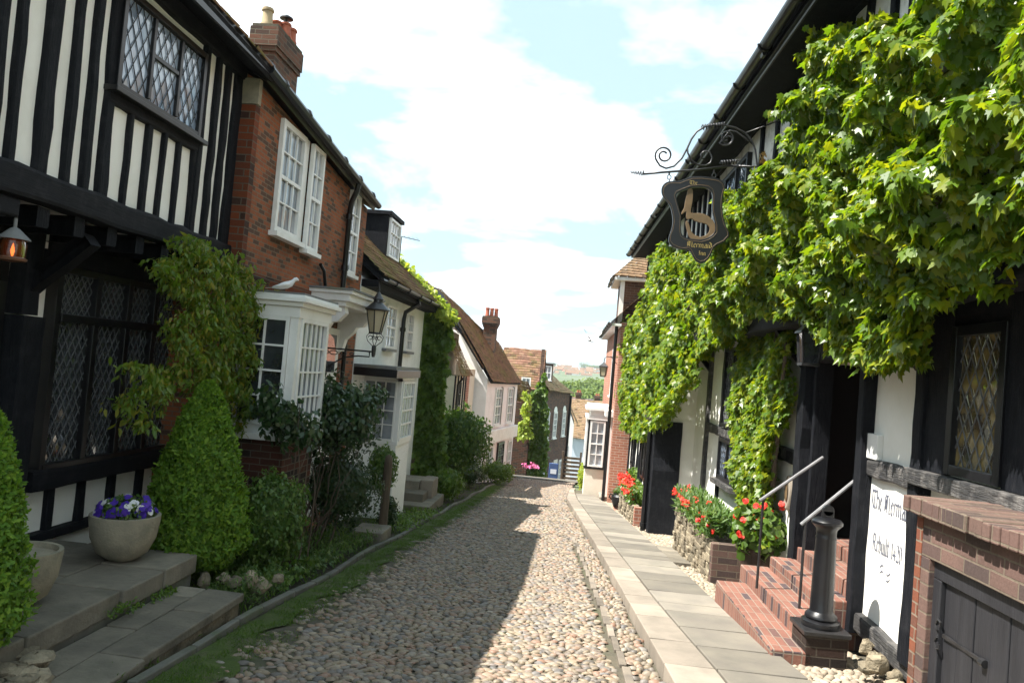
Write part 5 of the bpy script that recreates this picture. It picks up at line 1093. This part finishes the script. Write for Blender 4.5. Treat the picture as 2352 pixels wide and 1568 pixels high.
# writing on the panel
def writing(txt,u0,z0,h,sx,nm,nib=.13):
    q=G(); ps,_=letter_polys(txt,h,nib,42,sx)
    for k,p in enumerate(ps): q.poly([fW.p(u0-x,.0035+k*.00002,z0+y) for x,y in p])
    return q.build(nm,MT['ink'],IN)
writing('The Mermaid',7.17,.72,.16,.66,'painted_lettering',.19); writing('Rebuilt 1420',7.10,.37,.145,.64,'painted_lettering',.19)
q=G(); 
for k in range(2):
    pts=[(x/10*.2,.03*math.sin(x/10*6.28)+k*.05) for x in range(11)]
    for a_,b_ in zip(pts[:-1],pts[1:]): q.poly([fW.p(6.92-a_[0],.0035,.20+a_[1]),fW.p(6.92-b_[0],.0035,.20+b_[1]),fW.p(6.92-b_[0],.0035,.212+b_[1]),fW.p(6.92-a_[0],.0035,.212+a_[1])])
q.build('painted_flourish',MT['ink'],IN)
pl=thing('wall_plaque','small oval stone plaque on the white panel left of the inn door','plaque',None,fW.p(9.42,0,.5)); R_=Matrix.Rotation(math.pi/2,3,'Y')
q=G(); q.lathe([(.001,.02),(.06,.022),(.10,.022),(.125,.03),(.14,.02),(.14,-.02)],fW.p(9.42,.03,.5),18,0,1.45,.8,0,Matrix(((0,0,-1),(0,1,0),(1,0,0)))); q.build('stone_rim',MT['kerbstone'],pl,'auto')
q=G(); q.lathe([(.001,.03),(.05,.028),(.075,.024)],fW.p(9.42,.04,.5),12,0,1.3,.7,0,Matrix(((0,0,-1),(0,1,0),(1,0,0)))); q.build('relief',MT['gold'],pl,'auto')
# brick steps
bs=thing('brick_steps','red brick steps climbing from the pavement to the open inn door','steps',None,fW.p(7.6,.6,-.6))
for (a_,b_,w0,w1,zt_) in ((6.66,8.80,.62,.93,-.43),(6.95,9.05,.33,.619,-.29),(7.3,8.95,.06,.329,-.15)):
    G().box(fW,a_,b_,w0-.02 if w0>.1 else w0,w1,-1.05,zt_).build('tread',MT['brickS'],bs,False,.012)
for i in range(3): G().box(fW,7.37,8.9,-.27-.28*i,.058-.28*i+.0,-.6,-.01+.14*i).build('tread',MT['brickS'],bs,False,.01)
# bollard
bo=thing('iron_post','stout black cast iron pillar on a brick block beside the steps','iron post',None,fW.p(6.62,.62,-.45))
MT['brickK']=brickmat('black_brown_brick',(.045,.026,.02),(.03,.02,.016),(.02,.015,.013),(.08,.065,.05))
G().box(fW,6.66,7.02,.32,.66,-.7,-.295).build('brick_block',MT['brickK'],bo,False,.008)
G().box(fW,6.64,7.04,.30,.68,-.294,-.255).build('base_plate',MT['iron'],bo,False,.008)
bc=fW.p(6.84,.49,-.255); bc=(bc[0],bc[1],-.255)
G().lathe([(r_*.93,z_) for r_,z_ in [(.165,0),(.17,.02),(.165,.045),(.13,.06),(.14,.075),(.135,.095),(.105,.12),(.1,.13),(.098,.30),(.092,.60),(.088,.72),(.092,.735),(.085,.75),(.09,.80),(.12,.83),(.135,.845),(.135,.865),(.115,.885),(.06,.895),(.0,.90)]],bc,28).build('shaft',MT['blackpaint'],bo,'auto')
q=G(); q.box(WORLD,bc[1]-.018,bc[1]+.018,bc[0]-.048,bc[0]+.048,.63,.70); q.tube([(bc[0],bc[1]-.018,.70),(bc[0],bc[1]+.018,.70)],.048,14); q.build('lug',MT['blackpaint'],bo,False,.006)
# handrails
for (bp,zt_,pt,pe,lab,ue) in (((1738,1350),-.29,(1735,1142),(1890,1050),'thin iron handrail on the far side of the brick steps',8.85),((1833,1432),-.43,(1840,1195),(1970,1098),'thin iron handrail on the near side of the brick steps',7.32)):
    b3=onZ(*bp,zt_); d=ray(*pt); tt=b3[1]/d[1]; ztop=CZ+tt*d[2]; d2=ray(*pe); m=-.03; t2=2.85/(d2[0]-m*d2[1]); e3=(t2*d2[0],t2*d2[1],CZ+t2*d2[2])
    hr=thing('handrail',lab,'handrail','pair of handrails',b3); top=(b3[0],b3[1],ztop)
    q=G(); q.tube([b3,top],.013,8); q.build('upright',MT['iron'],hr); v=(Vector(top)-Vector(e3)).normalized()*.05
    q=G(); q.tube([Vector(top)+v,e3],.017,8); q.build('rail',surf('worn_steel',(.25,.25,.26),(.15,.15,.15),9,.35,0) if 'worn_steel' not in bpy.data.materials else bpy.data.materials['worn_steel'],hr)
# low cellar wall with hatch
lw=thing('cellar_wall','low purple brick cellar wall with a brick coping and black plank hatch doors, bottom right','wall',None,fW.p(4,.6,-.4))
q=G(); q.box(fW,1.2,5.10,.0,.56,.74,.985); q.box(fW,4.93,5.10,.0,.56,-.75,.739); q.box(fW,1.2,2.3,.0,.56,-.75,.739); q.build('brick_wall',MT['brickW'],lw,False,.006)
G().box(fW,5.03,5.105,.3,.564,-.7,.985).build('quoin',MT['brickO'],lw)
u=5.16; cpn=G()
while u>1.2:
    l=.075; cpn.box(fW,u-l+.004,u,0.10,.63+random.uniform(-.008,.008),.986,1.085+random.uniform(-.006,.006)); u-=l
cpn.build('coping',MT['brickW'],lw,False,.008)
G().box(fW,1.2,5.1,.0,.10,.986,1.04).build('back_coping',MT['mortar'],lw)
q=G(); q.box(fW,2.3,4.93,.46,.53,.635,.735); q.box(fW,4.84,4.93,.46,.53,-.7,.634); fr_=q.build('hatch_frame',MT['hatch'],lw,False,.006)
for (a_,b_) in ((4.02,4.83),(3.2,4.01)):
    q=G(); n=5
    for i in range(n): q.box(fW,a_+(b_-a_)*i/n+.003,a_+(b_-a_)*(i+1)/n-.003,.46,.505+.004*(i%2),-.7,.63)
    hd_=q.build('hatch_door',MT['hatch'],lw,False,.005)
    for z in (.33,-.45):
        q=G(); q.timber(fW,(b_-.02,z),(b_-.42,z),.028,.51,.522,.03); q.tube([fW.p(b_-.43,.518,z+.0),fW.p(b_-.47,.518,z)],.022,8)
        if b_>4.5:
            for s in (-1,1): q.tube([fW.p(b_+.012+.0,.535,z+s*.02),fW.p(b_+.03,.535,z+s*.05),fW.p(b_+.005,.535,z+s*.085),fW.p(b_-.025,.535,z+s*.075),fW.p(b_-.02,.535,z+s*.05)],.007,6)
        q.build('strap_hinge',MT['iron'],hd_)
rocks('foot_stones','yellow and grey flint rubble at the foot of the white panel by the iron post',[fW.p(5.2+.13*i,.12+random.uniform(0,.16),g(6)+.10+random.uniform(0,.10)) for i in range(12)],.085)
# planters and flowers along the inn
def trough(name,label,u0,u1,w0,w1,zt_,brick):
    T_=thing(name,label,'planter','walled planters against the inn',fW.p(u0,w1,g(u0))); q=G(); u=u0
    while u<u1:
        z=g(u)-.1; row=0
        while z<zt_-.02:
            hh=random.uniform(.06,.11); l=random.uniform(.12,.24); q.box(fW,u+.004,min(u1,u+l)-.004,w1-.14,w1+random.uniform(-.025,.025),z+.004,min(zt_,z+hh)-.003,0,random.random()); z+=hh
        u+=.18
    q.build('rubble_face',MT['rubble'],T_,False,.015); q=G(); q.box(fW,u0,u1,w0,w1-.05,g(u1)-.2,zt_-.04); q.build('soil_fill',MT['soil'],T_)
    q=G(); q.box(fW,u0-.11,u0,w0,w1-.0,g(u0)-.1,zt_+.02); q.build('brick_end',brick,T_,False,.012); return T_
trough('stone_planter_bed','stone fronted flower bed with a brick end, nearest the steps',10.45,13.3,.22,.66,-.36,MT['brickW'])
trough('stone_planter_bed','low stone flower bed of red geraniums farther down the lane',16.9,20.2,.60,.92,-1.02,MT['brickR'])
def flowerbed(name,label,u0,u1,w0,w1,z0,h,nl,nf,lm='leafshrub',ls=.07,fs=.05,shape='thin',dz=0):
    T_=thing(name,label,'flowers',None,fW.p(u0,w0,z0)); u=rng.uniform(u0,u1,nl); w=rng.uniform(w0,w1,nl); hh=rng.random(nl)
    P=np.array([fW.p(a_,b_,z0+dz*(a_-u0)+h*c_) for a_,b_,c_ in zip(u,w,hh)]); leaves('foliage',P,np.tile([-.4,-.5,.7],(nl,1)),ls*rng.uniform(.6,1.3,nl),MT[lm],T_,shape,.8,1.,np.tile([0,0,1.],(nl,1)) if shape=='thin' else None)
    for i in range(nf):
        c_=Vector(fW.p(random.uniform(u0,u1),random.uniform(w0+(w1-w0)*.5,w1+.08),z0+dz*(u0-u0)+h*random.uniform(.35,1.15))); nn=Vector((-.5,-.7,.5)).normalized(); t1=nn.orthogonal().normalized(); t2=nn.cross(t1); n=7
        leaves('flower_head',np.array([tuple(c_+Vector((random.gauss(0,.012),random.gauss(0,.012),random.gauss(0,.012)))) for _ in range(n)]),np.tile(nn,(n,1)),fs,MT['red'],T_,'petal',.4,1.,np.array([t1*math.cos(a)+t2*math.sin(a) for a in np.linspace(0,5.4,n)]))
    return T_
flowerbed('red_geraniums','red geraniums and grey green lavender in the nearer stone bed',10.6,13.1,.3,.72,-.34,.30,4600,50,'leafshrub',.11,.036)
flowerbed('red_geraniums','bank of red geraniums in the farther stone bed',17.3,19.6,.62,.98,-1.02,.33,3200,80,'leafivy',.08,.045,'oval')
X_,Z_=onY(1452,1130,19.9); bush('box_ball','round clipped green bush at the far end of the farther flower bed','shrub',(X_+.05,19.9,-.78),(.24,.3,.28),1800,'leafivy',.06)
X_,Z_=onY(1503,1172,17.1); bush('leafy_bush','small leafy bush at the near end of the farther flower bed','shrub',(X_,17.1,-.82),(.13,.2,.24),900,'leafivy',.07)
bp=thing('glazed_pot','glossy black handled pot on a brick ledge beyond the farther flower bed','pot',None,(1.62,20.9,-1.3))
pc=onY(1423,1168,20.6); G().lathe([(.13,0),(.17,.05),(.235,.22),(.24,.32),(.19,.37),(.205,.40),(.17,.4),(.15,.36),(.0,.3)],(pc[0],20.6,pc[1]),20).build('pot_body',MT['blackpaint'],bp,'auto')
q=G(); q.tube([(pc[0]-.2,20.5,pc[1]+.36),(pc[0]-.27,20.5,pc[1]+.38),(pc[0]-.29,20.5,pc[1]+.3),(pc[0]-.23,20.5,pc[1]+.24)],.02,6); q.build('handle',MT['blackpaint'],bp)
G().box(WORLD,20.2,20.95,pc[0]-.15,pc[0]+.35,g(21)-.2,pc[1]-.005).build('brick_ledge',MT['brickR'],bp)
p,nn=ball((pc[0],20.6,pc[1]+.45),(.2,.2,.14),500,.3,1,.6); leaves('plant',p,nn,.07,MT['leafshrub'],bp,'thin',.7)
pp=onZ(1728,1332,-.60); gp=thing('geranium_pot','dark tapered pot overflowing with a scarlet geranium beside the brick steps','pot plant',None,pp)
G().lathe([(.10,0),(.11,.02),(.10,.05),(.17,.12),(.205,.34),(.225,.36),(.225,.40),(.19,.40),(.17,.34),(.0,.33)],(pp[0],pp[1],pp[2]),8,0,1,1,.4).build('pot_body',surf('bronze_pot',(.035,.022,.016),(.06,.035,.025),6,.55,.2,30,.004),gp,False,.006)
p,nn=ball((pp[0]+.03,pp[1],pp[2]+.62),(.30,.30,.30),1900,.3,2,.8); leaves('foliage',p,nn,.085*rng.uniform(.6,1.3,len(p)),MT['leafivy'],gp,'petal',.7)
for i in range(34):
    a=random.uniform(0,6.28); c_=Vector((pp[0]+.03+.31*math.cos(a)*random.uniform(.3,1),pp[1]-.22*random.uniform(-.2,1.1),pp[2]+.62+.32*random.uniform(-.4,1.1))); nn_=Vector((-.4,-.8,.4)).normalized(); t1=nn_.orthogonal().normalized(); t2=nn_.cross(t1)
    leaves('flower_head',np.tile(c_,(6,1)),np.tile(nn_,(6,1)),.042,MT['red'],gp,'petal',.25,1.,np.array([t1*math.cos(b_)+t2*math.sin(b_) for b_ in np.linspace(0,5.3,6)]))
# lantern over the inn door
dl_=onL(1858,795,2.45); dn=thing('door_lantern','black glazed lantern box hanging over the inn doorway','lantern',None,fW.p(dl_[0],.45,dl_[1])); dc=fW.p(dl_[0],.45,dl_[1])
G().lathe([(.10,-.16),(.13,.12)],dc,4,0,1,1,.78).build('lantern_glass',MT['glass'],dn); q=G()
for k in range(4): a=k*math.pi/2+.78; q.tube([(dc[0]+.10*math.cos(a),dc[1]+.10*math.sin(a),dc[2]-.17),(dc[0]+.133*math.cos(a),dc[1]+.133*math.sin(a),dc[2]+.13)],.012,4)
q.lathe([(.12,-.19),(.12,-.165),(.05,-.16)],dc,4,0,1,1,.78); q.lathe([(.17,.12),(.16,.14),(.03,.24),(.0,.26)],dc,4,0,1,1,.78); q.tube([(dc[0],dc[1],dc[2]+.22),(dc[0],dc[1],dc[2]+.42)],.012,5); q.build('lantern_frame',MT['iron'],dn)
G().box(fW,7.02,7.30,.0,.055,1.14,1.36).build('bright_plaster_patch',MT['whitepaint'],IN,False,.008)  # added white block standing in for a bright patch of plaster panel
# ---------------------------------------------------------------- the creeper
cr=thing('creeper','great mass of sunlit green creeper covering the front of the inn','creeper',None,fW.p(8.9,.2,-.6))
L3=lambda pts,X0:[onL(x,y,X0) for x,y in pts]
PM=L3(((1500,590),(1540,570),(1600,590),(1680,540),(1690,490),(1705,440),(1740,460),(1810,410),(1850,340),(1870,300),(1835,262),(1860,240),(1900,245),(1915,140),(1930,65),(1960,75),(2010,60),(2070,55),(2110,75),(2150,110),(2180,100),(2230,50),(2290,10),(2450,-120),(2700,-200),(2700,500),(2480,520),(2352,560),(2290,625),(2235,680),(2150,705),(2120,725),(2110,775),(2060,830),(2005,845),(1950,835),(1900,805),(1880,745),(1900,722),(1850,722),(1760,715),(1720,760),(1640,790),(1560,840),(1500,760),(1490,650)),2.44)
def wm(u,z): return .02+(1-.55*np.clip((u-11.3)/2,0,1))*np.clip((z-1.7)/1.1,.12,1)*(.40*vn(u*1.6,z*2.6,3)**1.3+.20*vn(u*5,z*6,1)+.10*np.clip((7.5-u)/3,0,1)+.10*np.abs(np.sin(z*3.3+u*.8+np.sin(u*1.7))))
creeper('foliage',fW,PM,70000,.36,wm,.082,MT['leafcreeper'],cr,'maple',.40,.24,.95,.20,.30,(.5,1.35))
PF=L3(((1490,575),(1512,560),(1522,640),(1545,760),(1552,830),(1545,880),(1530,920),(1512,975),(1490,985),(1460,1010),(1430,985),(1418,930),(1424,850),(1416,780),(1425,740),(1450,725),(1475,690),(1490,640)),2.05)
creeper('far_foliage',fW,PF,19000,.62,lambda u,z:.02+.35*vn(u*1.4,z*2.,9),.11,MT['leafcreeper'],cr,'maple',.42,.3,.95,.3)
PC=L3(((1760,690),(1850,690),(1832,760),(1812,850),(1806,950),(1778,1060),(1768,1150),(1765,1170),(1775,1250),(1705,1235),(1702,1150),(1700,1060),(1680,980),(1690,900),(1678,860),(1720,770),(1700,740)),2.70)
creeper('column_foliage',fW,PC,11000,.16,lambda u,z:.02+.20*vn(u*2,z*2.2,6),.088,MT['leafcreeper'],cr,'maple',.42,.12,.95,.15)
q=G(); b0=onL(1755,1240,2.75)
for k in range(3):
    pts=[fW.p(b0[0]+.05*k,.08,-.75)]
    for i in range(1,9): t_=i/8; pts.append(fW.p(b0[0]+.25*math.sin(t_*3+k)+random.uniform(-.04,.04)-.5*t_,.08+.22*t_,-.75+3.2*t_))
    q.tube(pts,[.05-.004*i for i in range(9)],7)
for (a_,b_) in (((8.6,.42,2.5),(5.0,.42,3.1)),((8.8,.45,2.6),(12.5,.5,3.3)),((12.5,.5,3.3),(17,.7,2.4))):
    q.tube([Vector(fW.p(*a_)).lerp(Vector(fW.p(*b_)),i/6)+Vector((0,0,random.uniform(-.06,.06))) for i in range(7)],.022,6)
q.build('trunk',MT['bark'],cr,True)
pY=L3(((1725,470),(1740,400),(1752,350),(1768,400),(1780,440),(1760,480)),2.42); creeper('young_shoots',fW,pY,420,.47,lambda u,z:.1*vn(u*4,z*4,2),.07,MT['leafyoung'],cr,'maple',.6)
# ---------------------------------------------------------------- hanging sign
SY=9.0; S=lambda zx,zy:onY(1450.4+zx*.15,392+zy*.15,SY)
sg=thing('inn_sign','black shaped inn sign with gilt mermaid hanging from a scrolled iron bracket','sign',None,(1.2,SY,3.5))
OUT=[(600,170),(720,175),(840,130),(930,100),(1100,98),(1250,120),(1340,135),(1410,190),(1425,260),(1400,340),(1385,440),(1382,560),(1395,700),(1430,840),(1488,950),(1490,1010),(1420,1090),(1310,1140),(1250,1190),(1215,1280),(1170,1360),(1110,1410),(1050,1418),(985,1380),(940,1300),(905,1225),(860,1200),(780,1210),(700,1190),(620,1150),(568,1090),(580,1000),(618,900),(640,780),(625,650),(590,520),(520,440),(470,370),(460,290),(480,230),(530,185)]
INN=[(670,400),(700,340),(800,300),(900,260),(1040,250),(1160,265),(1225,310),(1245,380),(1240,500),(1235,620),(1260,720),(1285,830),(1285,930),(1240,990),(1170,1035),(1060,1070),(900,1050),(820,1030),(765,990),(745,900),(750,800),(755,700),(730,620),(700,520)]
def flat(name,loops,th,mat,parent,y,smooth=True):
    cu=bpy.data.curves.new(name,'CURVE'); cu.dimensions='2D'; cu.fill_mode='BOTH'; cu.extrude=th/2; cu.bevel_depth=.004
    for lp in loops:
        s=cu.splines.new('NURBS' if smooth else 'POLY'); s.points.add(len(lp)-1); s.use_cyclic_u=True
        if smooth: s.order_u=3
        for i,p in enumerate(lp): s.points[i].co=(p[0],p[1],0,1)
    cu.resolution_u=4; o=bpy.data.objects.new(name,cu); COL.objects.link(o); o.data.materials.append(mat)
    me=bpy.data.meshes.new_from_object(o,depsgraph=bpy.context.evaluated_depsgraph_get()); bpy.data.objects.remove(o); me.transform(Matrix.Translation((0,y,0))@Matrix.Rotation(math.pi/2,4,'X'))
    n=bpy.data.objects.new(name,me); COL.objects.link(n); par(n,parent); 
    if not me.materials: me.materials.append(mat)
    return n
bpy.context.view_layer.update()
flat('sign_board',[[S(*p) for p in OUT],[S(*p) for p in INN]],.035,MT['blackpaint'],sg,SY)
MM=[(868,268),(930,272),(938,380),(925,500),(905,590),(900,650),(960,662),(1060,652),(1180,700),(1262,790),(1292,890),(1262,985),(1170,1072),(1040,1102),(930,1072),(872,1000),(850,900),(826,800),(850,758),(882,840),(905,930),(950,985),(1040,1025),(1140,1000),(1205,930),(1195,850),(1120,800),(1030,790),(960,762),(905,722),(868,748),(846,740),(838,690),(852,610),(800,640),(760,680),(770,640),(815,575),(822,480),(850,380)]
flat('gilt_mermaid',[[S(*p) for p in MM]],.012,MT['gold'],sg,SY,True)
def ringline(lp,sc_):
    cx_=sum(p[0] for p in lp)/len(lp); cy_=sum(p[1] for p in lp)/len(lp); return [(cx_+(p[0]-cx_)*sc_,cy_+(p[1]-cy_)*sc_) for p in lp]
q=G(); 
for lp,sc_ in ((OUT,.955),(INN,1.06)): q.tube([(S(*p)[0],SY-.023,S(*p)[1]) for p in ringline(lp,sc_)],.002,4,0,True)
q.build('gilt_line',MT['gold'],sg)
def signtext(txt,zx,zy,h,arc=0.):
    q=G(); hm=h*.15*SY/1800; ps,wd_=letter_polys(txt,hm,.16,42,.95); x0,z0=S(zx,zy)
    for p in ps:
        o_=[]
        for x,y in p: xx=x-wd_/2; o_.append((x0+xx,SY-.0245,z0+y+arc*(xx/.2)**2))
        q.poly(o_)
    q.build('gilt_lettering',MT['goldtxt'],sg)
signtext('The',945,222,62); signtext('Mermaid',1035,1185,85,.014); signtext('Inn',1075,1300,66)
BR=lambda x,y,Y=SY:(onY(x,y,Y)[0],Y,onY(x,y,Y)[1])
bk=G()
wallx=fJ.p(SY,0,0)[0]
def sp(pts,r,n=7): bk.tube([BR(*p) for p in pts],r,n)
sp([(1477,400),(1520,396),(1600,390),(1680,381)],.013); bk.tube([BR(1680,381),(wallx,SY+.05,BR(1720,378)[2])],.013,7)
def spir(cx_,cy_,r0,r1,a0,a1,n=26): return [(cx_+(r0+(r1-r0)*i/n)*math.cos(a0+(a1-a0)*i/n),cy_+(r0+(r1-r0)*i/n)*math.sin(a0+(a1-a0)*i/n)) for i in range(n+1)]
# big S: spiral at left end, sweeping up to the crest and down to the wall
left=spir(1525,357,7,21,-.6,-.6-9.5,34)
sp(left+[(1516,381),(1530,387),(1548,382),(1566,364),(1579,340),(1588,320),(1600,303),(1618,292),(1638,287),(1662,287),(1690,294),(1712,306),(1726,322),(1735,345),(1738,370),(1742,400),(1755,432)],.011)
sp([(1579,340),(1580,352),(1588,368),(1602,378),(1620,381),(1632,374),(1636,362),(1630,350),(1618,347),(1610,354),(1612,364),(1619,366)],.010)
sp(spir(1668,316,7,20,1.2,1.2+7.5)+[(1676,300),(1690,302),(1712,318),(1728,330)],.010)
sp(spir(1672,320,5,14,3.5,3.5+6.5),.008)
for (x0,y0,x1,y1,r0,r1,n) in ((1479,398,1448,396,10,2,5.5),(1612,293,1664,287,10,9,8.5),(1655,376,1696,371,11,8,6.5)):
    pts=[]
    for i in range(int(n*10)+1):
        t_=i/(n*10); a=t_*n*2*math.pi; r=(r0+(r1-r0)*t_)*SY/1800*.62; c_=Vector(BR(x0+(x1-x0)*t_,y0+(y1-y0)*t_)); pts.append(c_+Vector((0,math.cos(a)*r,math.sin(a)*r)))
    bk.tube(pts,.0062,5)
bk.tube([BR(1712,306),(wallx-.05,SY+.1,BR(1740,260)[2])],.008,5)
bk.build('scroll_bracket',MT['iron'],sg,True)
for (x,y) in ((1537,402),(1640,398)):
    ch_=G(); ch_.tube([tuple(Vector(BR(x,y+5))+Vector((.022*math.cos(a),0,.026*math.sin(a)))) for a in np.linspace(0,6.28,13)[:-1]],.005,5,0,True); ch_.tube([BR(x,y+9),BR(x+1,y+20)],.006,5); ch_.tube([BR(x,y-8),BR(x,y+1)],.01,5); ch_.build('hanger',MT['iron'],sg)
# ================================================================ RIGHT: far brick house
Rh=thing('pink_brick_house','sunlit pink brick house with a tiled corner turret and white bay beyond the inn','house',None,(1.4,24,-2.2))
fR=FR(1.30,0,-.003,1,-1); G().box(fR,23.0,32,-6,0,-4,3.30).build('wall',MT['brickR'],Rh)
tile_roof(Rh,fR.p(22.9,.25,3.32),fR.p(32,.25,3.32),fR.p(32,-2.4,6.0),fR.p(22.9,-2.4,6.0),MT['tileT'],.2,.15,'roof'); gutter(Rh,fR,22.8,32,.30,3.30,.07)
G().box(fR,22.9,32,0,.26,3.18,3.25).build('soffit',MT['whitepaint'],Rh)
tz0,tz1=3.3,4.58; q=G(); q.box(WORLD,23.6,25.6,1.18,3.6,tz0,tz1); q.build('turret',MT['brickI'],Rh)
G().box(WORLD,23.55,23.65,1.14,1.27,tz0,tz1).build('corner_board',MT['whitepaint'],Rh); G().box(WORLD,23.35,25.9,.95,3.7,tz1,tz1+.09).build('turret_eaves',MT['whitepaint'],Rh); 
A4=[(.9,23.3,4.68),(3.8,23.3,4.68),(3.8,26,4.68),(.9,26,4.68)]; ap=(2.3,24.65,6.2); ap2=(2.7,24.65,6.2)
tile_roof(Rh,A4[0],A4[1],ap2,ap,MT['tileT'],.2,.14,'turret_roof'); tile_roof(Rh,A4[3],A4[0],ap,ap,MT['tileT'],.2,.14,'turret_roof'); tile_roof(Rh,A4[2],A4[3],ap,ap2,MT['tileT'],.3,.2,'turret_roof')
gutter(Rh,FR(.9,0,0,1,-1),23.3,26,.02,4.66,.05)
b1=FR(0,25,1,0); q=G(); q.box(WORLD,25.02,27,.56,1.3,-2.4,-1.25); q.build('bay_base',MT['cream'],Rh)
q=G(); q.box(WORLD,24.98,27.05,.52,1.3,-1.249,-1.2); q.box(WORLD,25.02,27,.56,1.3,-1.199,.3); q.build('bay_surround',MT['blackpaint'],Rh)
sash(Rh,b1,.62,1.10,-1.17,.27,2,4,.0,.06,.03,sill=False,gm='glassreflect'); sash(Rh,FR(.56,0,0,1,-1),25.1,26.9,-1.17,.27,5,4,.0,.06,.03,sill=False,gm='glassreflect')
q=G(); q.box(WORLD,24.93,27.1,.47,1.3,.301,.40); q.box(WORLD,25.0,27.0,.60,1.3,.401,.60); q.box(WORLD,24.88,27.15,.44,1.3,.601,.68); q.box(WORLD,24.95,27.1,.5,1.3,.681,.76); q.build('bay_cornice',MT['whitepaint'],Rh)
q=G(); q.box(fR,23.5,24.3,.0,.10,-2.3,.5); q.box(fR,23.4,24.4,.0,.22,.501,.68); q.build('door_surround',MT['whitepaint'],Rh); pipe(Rh,[fR.p(23.2,.12,3.2),fR.p(23.2,.12,-2.1)],.05)
G().box(WORLD,23.2,24.2,1.0,1.3,g(24)-.1,g(24)+.22).build('doorstep',MT['kerbstone'],Rh,False,.02)
sash(Rh,fR,24.9,25.8,1.1,2.6,2,4,.0,.08,.04)
lc=onY(1386,852,23.6); l2=thing('street_lamp','small black four sided lantern on a curved bracket by the far brick house','street lamp',None,(lc[0],23.6,lc[1])); c4=(lc[0],23.6,lc[1]-.14)
G().lathe([(.10,0),(.14,.26)],c4,4,0,1,1,.6).build('lantern_glass',MT['frost'],l2); q=G()
for k in range(4):
    a=k*math.pi/2+.6; q.tube([(c4[0]+.10*math.cos(a),c4[1]+.10*math.sin(a),c4[2]),(c4[0]+.145*math.cos(a),c4[1]+.145*math.sin(a),c4[2]+.27)],.012,4)
q.lathe([(.11,-.03),(.11,0),(.03,.001)],c4,4,0,1,1,.6); q.lathe([(.18,.26),(.17,.29),(.06,.37),(.02,.42),(.0,.45)],c4,4,0,1,1,.6); q.tube([(c4[0],c4[1],c4[2]+.4),(c4[0],c4[1],c4[2]+.52),(c4[0]+.06,c4[1],c4[2]+.58),(c4[0]+.2,c4[1],c4[2]+.58),(1.3,c4[1],c4[2]+.58)],.014,6); q.tube([(c4[0]+.2,c4[1],c4[2]+.58),(1.3,c4[1],c4[2]+.3)],.01,5); q.build('lantern_frame',MT['iron'],l2)

# ---------------------------------------------------------------- distant air
hz=bpy.data.materials.new('air'); hz.use_nodes=True; t_=hz.node_tree; t_.nodes.clear(); o_=t_.nodes.new('ShaderNodeOutputMaterial'); v_=t_.nodes.new('ShaderNodeVolumePrincipled')
v_.inputs['Color'].default_value=(.80,.90,1,1); v_.inputs['Density'].default_value=.00019; t_.links.new(v_.outputs[0],o_.inputs['Volume'])
hb=G(); hb.box(FR(0,0,1,0),-4500,4500,-8000,150,-20,60); ho=hb.build('haze',hz); tag(ho,'thin pale air over the far hillside','haze',None,'stuff')
